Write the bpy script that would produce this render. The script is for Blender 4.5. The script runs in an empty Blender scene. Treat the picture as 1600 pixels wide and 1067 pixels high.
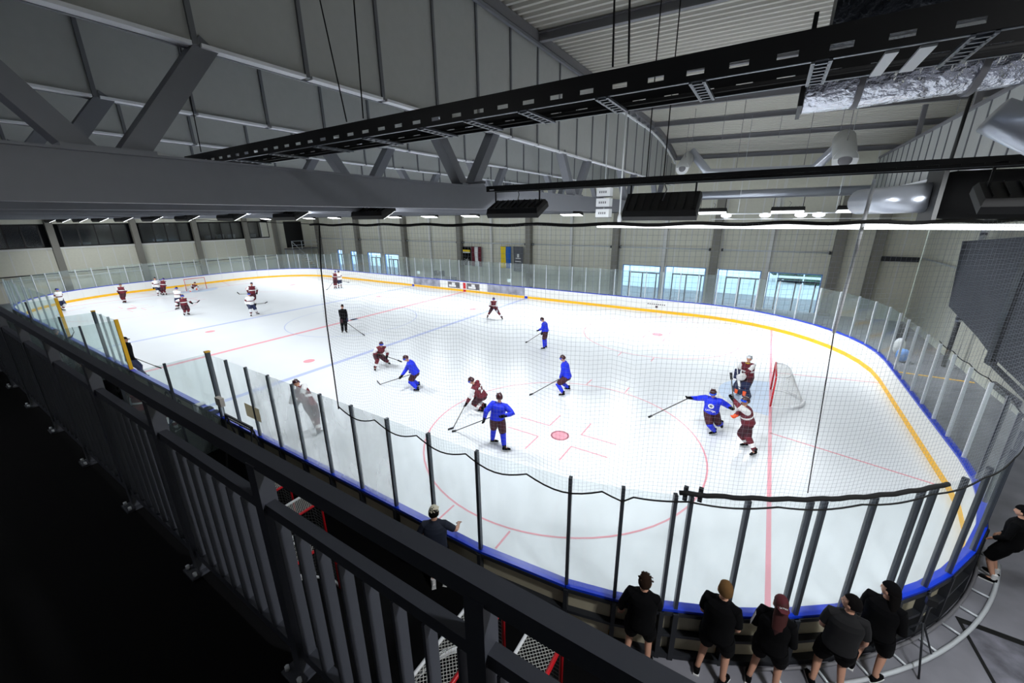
import bpy, bmesh, math, random
from mathutils import Vector, Matrix, noise
random.seed(7)
S = bpy.context.scene
COL = S.collection
PI = math.pi

# ------------------------------------------------------------------ camera
CX, CY, CZ = 24.9805, -17.870, 7.047
YAW, PIT, ROL, FPX = 2.13308, -0.30293, -0.01107, 620.96
CAM = Vector((CX, CY, CZ))
FW = Vector((math.cos(PIT)*math.cos(YAW), math.cos(PIT)*math.sin(YAW), math.sin(PIT)))
_r = FW.cross(Vector((0, 0, 1))).normalized(); _u = _r.cross(FW)
RT = _r*math.cos(ROL)+_u*math.sin(ROL); UP = _u*math.cos(ROL)-_r*math.sin(ROL)
cd = bpy.data.cameras.new('camera'); co = bpy.data.objects.new('camera', cd); COL.objects.link(co)
m = Matrix((RT, UP, -FW)).transposed().to_4x4(); m.translation = CAM
co.matrix_world = m
cd.sensor_width = 36; cd.lens = FPX/1600*36; cd.clip_start = 0.05; cd.clip_end = 400
S.camera = co

# ------------------------------------------------------------------ world, exposure
S.view_settings.view_transform = 'Standard'; S.view_settings.look = 'None'
S.view_settings.gamma = 1; S.view_settings.use_curve_mapping = False
S.view_settings.exposure = 0.0
W = bpy.data.worlds.new('sky'); S.world = W; W.use_nodes = True
W.node_tree.nodes['Background'].inputs[0].default_value = (0.72, 0.88, 1.0, 1)
W.node_tree.nodes['Background'].inputs[1].default_value = 3.0

# ------------------------------------------------------------------ floodlight lamps (the rows of floods over the ice)
FLOOD_Y = 8.7
FLOODS = []          # x, y, z, aim sign, tilt below horizontal (deg), width
for x, t in ((28.3, 60), (22.95, 42), (19.4, 64), (13.9, 64), (9.1, 64), (4.4, 64), (-0.2, 64), (-4.8, 64), (-9.4, 64), (-14, 64), (-18.6, 64), (-23.2, 64), (-27.2, 64)):  # first entry is an added flood that brightens the right end of the ice
    FLOODS.append((x, -FLOOD_Y, 7.22, 1, t, 1.5))
for x in (28.4, 25.6, 22.0, 17.6, 13.2, 8.8, 4.4, 0, -4.4, -8.8, -13.2, -17.6, -22, -26.4):
    FLOODS.append((x, FLOOD_Y, 7.22, -1, 78, 1.5))
FLOOD_W = 325.0
for i, (x, y, z, s, t, w) in enumerate(FLOODS):
    ld = bpy.data.lights.new('flood_lamp', 'AREA'); ld.shape = 'RECTANGLE'; ld.size = w*0.92; ld.size_y = 0.5
    ld.energy = FLOOD_W*(.5 if x > 28 and s > 0 else 1.0 if s > 0 else .75); ld.color = (0.93, 0.97, 1.0)
    ld.spread = math.radians(172 if s > 0 else 128)
    lo = bpy.data.objects.new('flood_lamp', ld); COL.objects.link(lo)
    a = math.radians(t); d = Vector((0, s*math.cos(a), -math.sin(a)))
    lo.rotation_euler = d.to_track_quat('-Z', 'X').to_euler()
    lo.location = Vector((x, y, z))+d*0.09

# unseen fill lamps, added to brighten the balcony and the concourse
for x, y, e in ((30.0, -15.5, 700), (18, -20.3, 75), (4, -20.3, 60)):
    ld = bpy.data.lights.new('fill_lamp', 'AREA'); ld.shape = 'RECTANGLE'; ld.size = 1.5; ld.size_y = .3; ld.energy = e; ld.color = (.95, .97, 1)
    lo = bpy.data.objects.new('fill_lamp', ld); COL.objects.link(lo); lo.location = (x, y, 9.2)

# ------------------------------------------------------------------ pixel helpers (1600x1067 frame) used to place things in space
def ray(px, py): return FW+RT*((px-800)/FPX)+UP*((533.5-py)/FPX)
def on(px, py, x=None, y=None, z=None):
    d = ray(px, py)
    if x is not None: t = (x-CX)/d.x
    elif y is not None: t = (y-CY)/d.y
    else: t = (z-CZ)/d.z
    return CAM+d*t

# ------------------------------------------------------------------ materials
def lin(c): return tuple(((v/12.92) if v <= .04045 else ((v+.055)/1.055)**2.4) for v in c)
MATS = {}
def mat(name, col, rough=.6, metal=0, emit=None, spec=.5, noise_amt=0, noise_scale=6, bump=0, raw=False):
    if name in MATS: return MATS[name]
    m = bpy.data.materials.new(name); m.use_nodes = True; nt = m.node_tree; b = nt.nodes['Principled BSDF']
    c = col if raw else lin(col)
    b.inputs['Base Color'].default_value = (*c, 1); b.inputs['Roughness'].default_value = rough
    b.inputs['Metallic'].default_value = metal; b.inputs['Specular IOR Level'].default_value = spec
    if emit: b.inputs['Emission Color'].default_value = (*emit[:3], 1); b.inputs['Emission Strength'].default_value = emit[3]
    if noise_amt or bump:
        tc = nt.nodes.new('ShaderNodeTexCoord'); n = nt.nodes.new('ShaderNodeTexNoise'); n.inputs['Scale'].default_value = noise_scale
        n.inputs['Detail'].default_value = 5; nt.links.new(tc.outputs['Object'], n.inputs['Vector'])
        if noise_amt:
            r = nt.nodes.new('ShaderNodeValToRGB'); r.color_ramp.elements[0].position = .3; r.color_ramp.elements[1].position = .7
            r.color_ramp.elements[0].color = (*[v*(1-noise_amt) for v in c], 1); r.color_ramp.elements[1].color = (*[min(1, v*(1+noise_amt*.5)) for v in c], 1)
            nt.links.new(n.outputs['Fac'], r.inputs[0]); nt.links.new(r.outputs[0], b.inputs['Base Color'])
        if bump:
            bp = nt.nodes.new('ShaderNodeBump'); bp.inputs['Strength'].default_value = bump; bp.inputs['Distance'].default_value = .05
            nt.links.new(n.outputs['Fac'], bp.inputs['Height']); nt.links.new(bp.outputs[0], b.inputs['Normal'])
    MATS[name] = m; return m
def glassmat(name, tint=(.93, .96, .95), haze=.06, hazecol=(.85, .9, .9), gloss=.06, streak=0):
    m = bpy.data.materials.new(name); m.use_nodes = True; nt = m.node_tree; nt.nodes.clear()
    N, L = nt.nodes.new, nt.links.new
    out = N('ShaderNodeOutputMaterial'); tr = N('ShaderNodeBsdfTransparent'); tr.inputs[0].default_value = (*tint, 1)
    df = N('ShaderNodeBsdfDiffuse'); df.inputs[0].default_value = (*hazecol, 1)
    tl = N('ShaderNodeBsdfTranslucent'); tl.inputs[0].default_value = (*hazecol, 1)
    md = N('ShaderNodeMixShader'); md.inputs[0].default_value = .5; L(df.outputs[0], md.inputs[1]); L(tl.outputs[0], md.inputs[2])
    mx = N('ShaderNodeMixShader'); L(tr.outputs[0], mx.inputs[1]); L(md.outputs[0], mx.inputs[2])
    if streak:
        tc = N('ShaderNodeNewGeometry'); mp = N('ShaderNodeMapping'); mp.inputs['Scale'].default_value = (1, 1, .45)
        n = N('ShaderNodeTexNoise'); n.inputs['Scale'].default_value = 1.3; n.inputs['Detail'].default_value = 6; n.inputs['Distortion'].default_value = .1; n.inputs['Roughness'].default_value = .4
        L(tc.outputs['Position'], mp.inputs[0]); L(mp.outputs[0], n.inputs['Vector'])
        r = N('ShaderNodeMapRange'); r.inputs[1].default_value = .35; r.inputs[2].default_value = .75; r.inputs[3].default_value = haze; r.inputs[4].default_value = haze+streak
        L(n.outputs['Fac'], r.inputs[0]); L(r.outputs[0], mx.inputs[0])
    else: mx.inputs[0].default_value = haze
    gl = N('ShaderNodeBsdfGlossy'); gl.inputs['Roughness'].default_value = .08; gl.inputs[0].default_value = (1, 1, 1, 1)
    m2 = N('ShaderNodeMixShader'); m2.inputs[0].default_value = gloss; L(mx.outputs[0], m2.inputs[1]); L(gl.outputs[0], m2.inputs[2])
    L(m2.outputs[0], out.inputs[0]); MATS[name] = m; return m

M_ice = mat('ice', (.885, .90, .915), .28, spec=.35, noise_amt=.03, noise_scale=.35)
M_floor = mat('concrete', (.50, .50, .53), .75, noise_amt=.25, noise_scale=1.1, bump=.15)
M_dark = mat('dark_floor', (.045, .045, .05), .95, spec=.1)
M_panelw = mat('dasher_white', (.93, .93, .92), .35)
M_blue = mat('rail_blue', (.05, .22, .78), .35)
M_yel = mat('kick_yellow', (1.0, .76, .05), .45)
M_frame = mat('frame_steel', (.17, .18, .20), .45, metal=.3)
M_back = mat('dasher_back', (.68, .65, .56), .7, noise_amt=.08)
M_postd = mat('post_alu_dark', (.30, .32, .35), .35, metal=.6)
M_postw = mat('post_alu', (.82, .84, .86), .35, metal=.2)
M_glass = glassmat('clear_glass', (.90, .945, .94), .07, (.72, .84, .84), .05)
M_frost = glassmat('smeared_glass', (.965, .985, .985), .03, (.90, .95, .95), .015, streak=.12)
M_fog = glassmat('fogged_glass', (.98, .99, .99), .14, (.90, .95, .95), .015, streak=.35)
M_wall = mat('wall_panel', (.84, .835, .775), .6, noise_amt=.04)
M_joint = mat('wall_joint', (.86, .86, .84), .5)
M_col = mat('column_grey', (.50, .49, .46), .6)
M_colw = mat('column_white', (.85, .85, .84), .5)
M_tpan = mat('truss_panel', (.69, .70, .695), .55, noise_amt=.03)
M_seam = mat('seam_trim', (.42, .43, .45), .5)
M_steel = mat('truss_steel', (.46, .47, .50), .5, noise_amt=.03)
M_edge = mat('edge_trim', (.93, .94, .96), .35)
M_deck = mat('roof_deck', (.74, .73, .70), .5, metal=.1)
M_purl = mat('purlin_steel', (.46, .46, .48), .55)
M_black = mat('black_metal', (.035, .037, .042), .5)
M_tray = mat('tray_black', (.03, .03, .035), .45)
M_traye = mat('tray_edge', (.42, .44, .47), .35, metal=.7)
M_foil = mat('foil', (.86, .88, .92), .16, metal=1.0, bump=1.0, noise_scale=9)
M_duct = mat('duct_zinc', (.72, .74, .78), .3, metal=.7, bump=.25, noise_scale=3)
M_rail = mat('balustrade_grey', (.25, .26, .29), .45, metal=.2)
M_net = mat('net_cord', (.58, .60, .64), .8)
M_rope = mat('rope_black', (.03, .03, .035), .8)
M_white = mat('white_paint', (.93, .94, .95), .4)
M_red = mat('goal_red', (.80, .08, .13), .4)
M_skin = mat('skin', (.80, .60, .50), .55)
M_eye = mat('eye', (.06, .05, .05), .3)
M_maroon = mat('jersey_maroon', (.40, .055, .13), .75, noise_amt=.12, noise_scale=9)
M_maroonp = mat('pants_maroon', (.24, .06, .12), .8, noise_amt=.1)
M_jwhite = mat('jersey_white', (.92, .92, .92), .7)
M_jblue = mat('jersey_blue', (.02, .16, .86), .7, noise_amt=.15, noise_scale=9)
M_navy = mat('navy', (.05, .10, .26), .6)
M_blk = mat('black_cloth', (.02, .02, .028), .95, spec=.15)
M_helmd = mat('helmet_dark', (.22, .07, .09), .3)
M_helmn = mat('helmet_navy', (.10, .11, .24), .3)
M_visor = mat('visor_blue', (.10, .30, .85), .15)
M_orange = mat('orange', (.96, .36, .14), .5)
M_stick = mat('stick_shaft', (.30, .28, .25), .5)
M_tape = mat('stick_blade', (.10, .10, .10), .7)
M_iceRed = mat('line_red', (.90, .62, .66), .35)
M_iceRed2 = mat('goal_line_red', (.90, .60, .65), .35)
M_iceBlue = mat('line_blue', (.70, .74, .88), .35)
M_crease = mat('crease_blue', (.77, .84, .93), .35)
M_ad = mat('ad_grey', (.62, .63, .69), .4, noise_amt=.45, noise_scale=1.6)
M_add = mat('ad_dark', (.42, .40, .42), .4, noise_amt=.5, noise_scale=3.5)
M_lens = mat('flood_lens', (1, 1, 1), .4, emit=(.93, .97, 1.0, 6.0))

# ------------------------------------------------------------------ mesh helpers
class MB:
    """collects geometry with material slots, then links it as one object"""
    def __init__(s): s.v = []; s.f = []; s.fm = []; s.mats = []; s.smooth = []
    def mi(s, m):
        if m not in s.mats: s.mats.append(m)
        return s.mats.index(m)
    def add(s, vs, fs, m, smooth=False):
        o = len(s.v); k = s.mi(m); s.v += [tuple(v) for v in vs]
        for f in fs: s.f.append(tuple(i+o for i in f)); s.fm.append(k); s.smooth.append(smooth)
    def box(s, c, d, m, ax=None):
        """centre, full size, optional 3 axes"""
        c = Vector(c); X, Y, Z = ax if ax else (Vector((1, 0, 0)), Vector((0, 1, 0)), Vector((0, 0, 1)))
        vs = [c+X*(sx*d[0]/2)+Y*(sy*d[1]/2)+Z*(sz*d[2]/2) for sx in (-1, 1) for sy in (-1, 1) for sz in (-1, 1)]
        s.add(vs, [(0, 1, 3, 2), (4, 6, 7, 5), (0, 4, 5, 1), (2, 3, 7, 6), (0, 2, 6, 4), (1, 5, 7, 3)], m)
    def lohi(s, lo, hi, m): s.box([(a+b)/2 for a, b in zip(lo, hi)], [abs(b-a) for a, b in zip(lo, hi)], m)
    def bar(s, a, b, w, h, m, up=(0, 0, 1)):
        a = Vector(a); b = Vector(b); Z = (b-a); L = Z.length; Z = Z.normalized(); X = Vector(up).cross(Z)
        if X.length < 1e-4: X = Vector((1, 0, 0)).cross(Z)
        X.normalize(); Y = Z.cross(X); s.box((a+b)/2, (w, h, L), m, (X, Y, Z))
    def tube(s, pts, r, m, n=6, cap=True, smooth=True):
        pts = [Vector(p) for p in pts]; rs = r if isinstance(r, (list, tuple)) else [r]*len(pts)
        T = []
        for i in range(len(pts)):
            t = (pts[min(i+1, len(pts)-1)]-pts[max(i-1, 0)]); T.append(t.normalized() if t.length > 1e-9 else Vector((0, 0, 1)))
        x = T[0].orthogonal().normalized(); vs = []; 
        for p, t, q in zip(pts, T, rs):
            x = (x-t*x.dot(t)); x = x.normalized() if x.length > 1e-6 else t.orthogonal().normalized()
            y = t.cross(x); vs += [p+(x*math.cos(2*PI*k/n)+y*math.sin(2*PI*k/n))*q for k in range(n)]
        fs = [(i*n+k, i*n+(k+1) % n, (i+1)*n+(k+1) % n, (i+1)*n+k) for i in range(len(pts)-1) for k in range(n)]
        if cap: fs += [tuple(reversed(range(n))), tuple(range((len(pts)-1)*n, len(pts)*n))]
        s.add(vs, fs, m, smooth)
    def loft(s, rings, mats, n=12, cap=True):
        """rings: (centre, X vec, Y vec) ellipses; mats one per segment"""
        for i in range(len(rings)-1):
            vs = []
            for c, X, Y in (rings[i], rings[i+1]): vs += [Vector(c)+X*math.cos(2*PI*k/n)+Y*math.sin(2*PI*k/n) for k in range(n)]
            s.add(vs, [(k, (k+1) % n, n+(k+1) % n, n+k) for k in range(n)], mats[i] if isinstance(mats, (list, tuple)) else mats, True)
        if cap:
            for (c, X, Y), q in ((rings[0], 0), (rings[-1], -1)):
                vs = [Vector(c)+X*math.cos(2*PI*k/n)+Y*math.sin(2*PI*k/n) for k in range(n)]
                s.add(vs, [tuple(range(n)) if q else tuple(reversed(range(n)))], mats[q] if isinstance(mats, (list, tuple)) else mats, True)
    def ell(s, c, ax, m, nu=14, nv=9, keep=None, dist=None):
        """ellipsoid; ax = three radius vectors; keep(u) filters by unit direction; dist(u) scales radius"""
        c = Vector(c); idx = {}; vs = []
        for j in range(nv+1):
            for i in range(nu):
                th = PI*j/nv; ph = 2*PI*i/nu; u = (math.sin(th)*math.cos(ph), math.sin(th)*math.sin(ph), math.cos(th))
                k = dist(u) if dist else 1; vs.append(c+(ax[0]*u[0]+ax[1]*u[1]+ax[2]*u[2])*k); idx[(i, j)] = u
        fs = []
        for j in range(nv):
            for i in range(nu):
                a, b = (i, j), ((i+1) % nu, j); q = (a, b, ((i+1) % nu, j+1), (i, j+1))
                if keep and not all(keep(idx[z]) for z in q): continue
                fs.append(tuple(z[1]*nu+z[0] for z in reversed(q)))
        s.add(vs, fs, m, True)
    def build(s, name, parent=None, loc=None, merge=False, **kw):
        me = bpy.data.meshes.new(name); me.from_pydata(s.v, [], s.f)
        for m in s.mats: me.materials.append(m)
        me.polygons.foreach_set('material_index', s.fm); me.polygons.foreach_set('use_smooth', s.smooth)
        if merge:
            bm = bmesh.new(); bm.from_mesh(me); bmesh.ops.remove_doubles(bm, verts=bm.verts, dist=1e-5); bm.to_mesh(me); bm.free()
        me.update(); return link(name, me, parent, loc, **kw)
def link(name, me, parent=None, loc=None, label=None, cat=None, group=None, kind=None):
    o = bpy.data.objects.new(name, me); COL.objects.link(o)
    if parent is not None: o.parent = parent
    if loc is not None: o.location = loc
    tag(o, label, cat, group, kind); return o
def tag(o, label=None, cat=None, group=None, kind=None):
    if label: o['label'] = label
    if cat: o['category'] = cat
    if group: o['group'] = group
    if kind: o['kind'] = kind
    return o
def thing(name, label, cat, loc=(0, 0, 0), rz=0, group=None, kind=None):
    o = link(name, None, None, loc, label, cat, group, kind); o.rotation_euler = (0, 0, rz); return o
def struct(name, label, loc=(0, 0, 0), cat='structure'):
    return thing(name, label, cat, loc, kind='structure')
_text = {}
def text_part(txt, size, matr, name, parent, loc, right, up, extrude=.004, bold=False, **kw):
    cu = bpy.data.curves.new('txt', 'FONT'); cu.body = txt; cu.size = size; cu.align_x = 'CENTER'; cu.align_y = 'CENTER'; cu.extrude = extrude
    if bold: cu.offset = size*.02
    to = bpy.data.objects.new('txt', cu); COL.objects.link(to)
    dg = bpy.context.evaluated_depsgraph_get(); me = bpy.data.meshes.new_from_object(to.evaluated_get(dg)); bpy.data.objects.remove(to)
    me.materials.clear(); me.materials.append(matr)
    o = link(name, me, parent, **kw); R = Vector(right).normalized(); U = Vector(up).normalized(); Nn = R.cross(U)
    mt = Matrix((R, U, Nn)).transposed().to_4x4(); mt.translation = Vector(loc)
    o.matrix_local = mt; return o

# ================================================================== THE SETTING
XL, XR, YF, YN, ZC = -33.5, 33.6, 18.5, -21.5, 12.9
mb = MB(); mb.lohi((XL-.5, YN-.5, -.35), (XR+.5, YF+6, -.03), M_floor); mb.build('floor', label='grey concrete floor around the rink', kind='structure')
# ---- rink outline
HX, HY, RC = 30.0, 13.0, 8.8
def corner(cx, cy, a, off=0): return Vector((cx+(RC+off)*math.cos(a), cy+(RC+off)*math.sin(a), 0))
def outline(off=0, n=24):
    P = []
    for cx, cy, a0 in ((HX-RC, HY-RC, 0), (-HX+RC, HY-RC, PI/2), (-HX+RC, -HY+RC, PI), (HX-RC, -HY+RC, 1.5*PI)):
        for i in range(n+1): P.append(corner(cx, cy, a0+PI/2*i/n, off))
    return P
mb = MB(); P = outline(.02); n = len(P)
mb.add([(p.x, p.y, 0) for p in P]+[(p.x, p.y, -.03) for p in P], [tuple(range(n))]+[(i, i+n, (i+1) % n+n, (i+1) % n) for i in range(n)], M_ice)
ICE = mb.build('ice_surface', label='white ice sheet of the rink', kind='structure')
def flat(name, poly, m, z=.004):
    b = MB(); k = len(poly); b.add([(p[0], p[1], z) for p in poly]+[(p[0], p[1], z-.003) for p in poly], [tuple(range(k))]+[(i, i+k, (i+1) % k+k, (i+1) % k) for i in range(k)], m); return b.build(name, ICE)
def rect(name, x0, y0, x1, y1, m, z=.004): return flat(name, [(x0, y0), (x1, y0), (x1, y1), (x0, y1)], m, z)
def ring(name, cx, cy, r, w, m, z=.004, a0=0, a1=2*PI, n=72):
    b = MB(); vs = []
    for i in range(n+1):
        a = a0+(a1-a0)*i/n; vs += [(cx+(r-w/2)*math.cos(a), cy+(r-w/2)*math.sin(a), z), (cx+(r+w/2)*math.cos(a), cy+(r+w/2)*math.sin(a), z)]
    b.add(vs, [(2*i, 2*i+1, 2*i+3, 2*i+2) for i in range(n)], m); return b.build(name, ICE)
rect('centre_line', -.15, -HY, .15, HY, M_iceRed)
for s in (-1, 1):
    rect('blue_line', s*7.1-.15, -HY, s*7.1+.15, HY, M_iceBlue)
    yy = HY-RC+math.sqrt(RC**2-(26-(HX-RC))**2); rect('goal_line', s*26-.05, -yy, s*26+.05, yy, M_iceRed2)
    b = MB()
    a = [(26-1.83*math.sin(PI*i/20)*1.0, 1.83*math.cos(PI*i/20)) for i in range(21)]
    flat('goal_crease', [(s*26-s*.05, 1.83), (s*26-s*.05, -1.83)]+[(s*(26-.05-math.sqrt(max(0, 1.83**2-y*y))), y) for y in [-1.83+3.66*i/16 for i in range(17)]], M_crease, .003)
    for t in (-1, 1):
        cx, cy = s*20, t*7
        ring('face_off_circle', cx, cy, 4.5, .05, M_iceRed)
        ring('face_off_spot', cx, cy, .16, .32, M_iceRed2, n=24)
        ring('face_off_spot_rim', cx, cy, .28, .03, M_iceRed2, n=24)
        for u in (-1, 1):
            for v in (-1, 1):
                rect('face_off_mark', cx+u*.6, cy+v*.42-.025, cx+u*1.8, cy+v*.42+.025, M_iceRed)
                rect('face_off_mark', cx+u*.6-.025, cy+v*.42, cx+u*.6+.025, cy+v*1.3, M_iceRed)
            rect('hash_mark', cx+u*.85-.025, cy-4.5-.6, cx+u*.85+.025, cy-4.5, M_iceRed); rect('hash_mark', cx+u*.85-.025, cy+4.5, cx+u*.85+.025, cy+5.1, M_iceRed)
        ring('neutral_spot', s*5.6, t*7, .14, .28, M_iceRed, n=20)
    # restricted area lines behind the goal
    for t in (-1, 1): flat('restricted_area_line', [(s*26, t*3.2-.03), (s*26, t*3.2+.03), (s*30, t*4.1+.03), (s*30, t*4.1-.03)], M_iceRed2)
ring('centre_circle', 0, 0, 4.5, .05, M_iceBlue); ring('centre_spot', 0, 0, .14, .28, M_iceBlue, n=20)

# ---- dasher boards and glass, bay by bay
BOARDS = thing('rink_boards', 'white rink boards with yellow kick plate and blue cap rail, topped by glass', 'boards')
nearth = [.0, .194, .284, .367, .479, .577, .687, .78, .888, .97, 1.09, 1.21, 1.33, 1.45, PI/2]
bays = []       # (p0, p1, side)
def straight(a, b, n, side):
    a = Vector(a); b = Vector(b)
    for i in range(n): bays.append((a.lerp(b, i/n), a.lerp(b, (i+1)/n), side))
def arcb(cx, cy, th, side):
    for i in range(len(th)-1): bays.append((corner(cx, cy, th[i]), corner(cx, cy, th[i+1]), side))
NX = HX-RC; NYc = HY-RC
xs = [10.92+(NX-10.92)*i/9 for i in range(10)]
LW = [-21.2, -19.2, -17.1, -15, -12.9, -10.8, -8.7, -6.7]
for i in range(7): bays.append((Vector((LW[i], -HY, 0)), Vector((LW[i+1], -HY, 0)), 'nearfar'))
straight((-6.7, -HY, 0), (-.3, -HY, 0), 3, 'bench'); straight((-.3, -HY, 0), (2.7, -HY, 0), 3, 'nearfar'); straight((2.7, -HY, 0), (10.92, -HY, 0), 4, 'bench')
for i in range(9): bays.append((Vector((xs[i], -HY, 0)), Vector((xs[i+1], -HY, 0)), 'near'))
arcb(NX, -NYc, [-PI/2+t for t in nearth], 'near')
straight((HX, -NYc, 0), (HX, NYc, 0), 7, 'end'); arcb(NX, NYc, [PI/2*i/11 for i in range(12)], 'endfar')
straight((NX, HY, 0), (-NX, HY, 0), 35, 'far'); arcb(-NX, NYc, [PI/2+PI/2*i/11 for i in range(12)], 'left')
straight((-HX, NYc, 0), (-HX, -NYc, 0), 7, 'left'); arcb(-NX, -NYc, [PI+PI/2*i/11 for i in range(12)], 'left')
ZR = 1.02; GT = {'near': 3.16, 'end': 3.1, 'endfar': 3.1, 'far': 3.08, 'left': 2.85, 'nearfar': 3.2, 'bench': 0}
for p0, p1, side in bays:
    d = (p1-p0); L = d.length; d.normalize(); o = Vector((d.y, -d.x, 0))      # outward
    rz = math.atan2(d.y, d.x); mid = (p0+p1)/2
    def bx(name, lo, hi, mt, extra=None):
        b = MB(); b.lohi(lo, hi, mt)
        if extra: extra(b)
        q = b.build(name, BOARDS, mid); q.rotation_euler = (0, 0, rz); return q
    # local frame: x along, -y outward
    bx('board_panel', (-L/2+.004, -.05, .2), (L/2-.004, 0, .97), M_panelw)
    bx('kick_plate', (-L/2, -.05, 0), (L/2, .012, .2), M_yel)
    bx('cap_rail', (-L/2, -.14, .97), (L/2, .015, ZR), M_blue)
    if side in ('near', 'nearfar', 'bench', 'end') :
        def fr(b, L=L):
            b.lohi((-L/2, -.16, .90), (L/2, -.05, .97), M_frame); b.lohi((-L/2, -.18, .0), (L/2, -.05, .09), M_frame); b.lohi((-L/2, -.17, .46), (L/2, -.06, .52), M_frame)
        bx('frame_rail', (-L/2-.035, -.18, -.03), (-L/2+.035, -.05, .97), M_frame, fr)
        bx('back_panel', (-L/2+.04, -.065, .09), (L/2-.04, -.052, .9), M_back)
    h = GT[side]
    if h:
        pm = M_postd if side in ('near',) else M_postw
        w = .055 if side == 'near' else .05
        bx('glass_post', (-L/2-w/2, -.12, ZR), (-L/2+w/2, -.045, h), pm)
        bx('glass_pane', (-L/2+w/2, -.088, ZR), (L/2-w/2, -.076, h-.02), (M_fog if side == 'near' and 12.8 < mid.x < 19 else M_frost) if side in ('near', 'end') else M_glass)
# doubled posts of the gates in the corner, the split board joint between them
for th in (.392, .60, .81):
    p = corner(NX, -NYc, -PI/2+th); b = MB(); b.lohi((-.028, -.12, ZR), (.028, -.045, 3.16), M_postd); b.lohi((-.04, -.18, -.03), (.04, -.05, .97), M_frame)
    q = b.build('gate_post', BOARDS, p); q.rotation_euler = (0, 0, th)
# yellow padded end posts of the glass at the benches, and end posts
for x in (-6.7, -.3, 2.7, 10.92):
    b = MB(); b.lohi((-.05, -.14, ZR), (.05, -.02, 3.2), M_yel if x in (-6.7, 2.7) else M_postd)
    if x not in (-6.7, 2.7): b.lohi((-.06, -.15, 3.2), (.06, -.01, 3.24), M_yel)
    b.build('end_post', BOARDS, (x, -HY, 0), label='yellow padded end post of the glass' if x in (-6.7, 2.7) else None)
# glass returns that close the benches towards the balcony
for x in (-6.7, -.3, 2.7, 10.92):
    for k in range(2):
        b = MB(); b.lohi((-.006, -1.0, 0), (.006, 0, 3.16), M_glass); b.lohi((-.03, -1.03, 0), (.03, -.97, 3.18), M_postd)
        b.build('bench_side_glass', BOARDS, (x, -HY-.15-1.0*k, 0))
for i in range(15):
    x = -6.7+i*1.25
    if -.4 < x < 2.6: continue
    b = MB(); b.lohi((.02, -.006, .05), (1.2, .006, 1.95), M_glass); b.lohi((-.02, -.03, 0), (.03, .03, 2.0), M_postw)
    b.build('bench_back_glass', BOARDS, (x, -15.15, 0))
# coloured marks and advertising on the far boards
def adv(x0, x1, m, z0=.22, z1=.96):
    b = MB(); b.lohi((x0, HY-.006, z0), (x1, HY, z1), m); return b.build('board_advert', BOARDS)
adv(-7.0, -3.2, M_ad); adv(-2.15, -.6, M_add, .28, .88); adv(.3, 1.85, M_add, .28, .88); adv(2.8, 6.95, M_ad)
for x0, x1 in ((-2.0, -1.1), (.5, 1.4)):   # pale machine shapes printed on the dark adverts
    b = MB(); b.lohi((x0, HY-.012, .36), (x1, HY-.006, .58), M_jwhite); b.lohi((x0+.4, HY-.012, .58), (x1-.1, HY-.006, .8), M_jwhite); b.build('advert_picture', BOARDS)
b = MB(); b.lohi((-.17, HY-.012, .3), (.17, HY-.004, .88), M_red); b.build('advert_sign', BOARDS, label='red and white centre advert')
for x, m in ((0, M_red), (-7.1, M_blue), (7.1, M_blue)):
    b = MB(); b.lohi((x-.15, HY-.03, 0), (x+.15, HY-.012, .2), m); b.build('line_mark', BOARDS)
for k, (z, w) in enumerate(((.62, 1.3), (.45, .25))):
    b = MB()
    if k == 0:
        for i in range(9): b.lohi((17.9+i*.15-.05, HY-.008, z-.04), (17.9+i*.15+.04, HY, z+.05), M_add)
    else: b.lohi((18.45, HY-.008, z-.09), (18.62, HY, z+.06), M_maroonp)
    b.build('board_emblem', BOARDS)
# dark lettering on the near bench boards
b = MB()
for cx, r in ((6.2, .3), (7.3, .22)):
    vs = []
    for i in range(13):
        a = PI*.2+PI*1.3*i/12; vs += [(cx+r*math.cos(a), -HY-.071, .5+r*math.sin(a)), (cx+(r-.1)*math.cos(a), -HY-.071, .5+(r-.1)*math.sin(a))]
    b.add(vs, [(2*i, 2*i+1, 2*i+3, 2*i+2) for i in range(12)], M_blk)
b.build('board_lettering', BOARDS)

# ---- walls made of upright sandwich panels
def wall_y(name, y, x0, x1, z1, openings, facing, label, pw=1.18, mt=M_wall, jt=M_joint, z0=-.03):
    root = struct(name, label, cat='wall')
    ed = {round(x0, 3), round(x1, 3)}; x = x0
    while x < x1: ed.add(round(x, 3)); x += pw
    for a, b_, *_r in openings: ed |= {a, b_}
    for a, b_, *_r in openings: ed = {e for e in ed if e <= a or e >= b_ or e in (a, b_) or True}
    ed = sorted(e for e in ed if x0 <= e <= x1)
    ed = [e for i, e in enumerate(ed) if i == 0 or e-ed[i-1] > .02]
    for a, c in zip(ed, ed[1:]):
        mid = (a+c)/2; zz = z0; segs = [(z0, z1)]
        for o in openings:
            if o[0] <= mid <= o[1]: segs = [(o[3], z1)] if o[2] <= 0.01 else [(z0, o[2]), (o[3], z1)]
        for za, zb in segs:
            b = MB(); b.lohi((a+.04, 0, za), (c-.04, facing*.14, zb), mt); b.lohi((a-.04, facing*-.006, za), (a+.04, facing*.14, zb), jt)
            b.build('wall_panel', root, (0, y, 0))
    return root
DOORS = [(-27.5, -26.1, 0, 2.85), (-24.6, -22.9, 0, 2.75), (-21, -18.3, 0, 2.7), (-17.6, -15.0, 0, 2.6), (14.1, 17.4, 0, 2.85), (17.8, 21.0, 0, 2.9), (21.9, 24.9, 0, 2.88), (25.4, 28.7, 0, 2.85)]
wall_y('wall_far', YF, XL, XR, ZC, DOORS, 1, 'grey-beige panelled far wall with glass doors')
M_dframe = mat('door_frame', (.10, .16, .26), .4, metal=.3)
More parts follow.
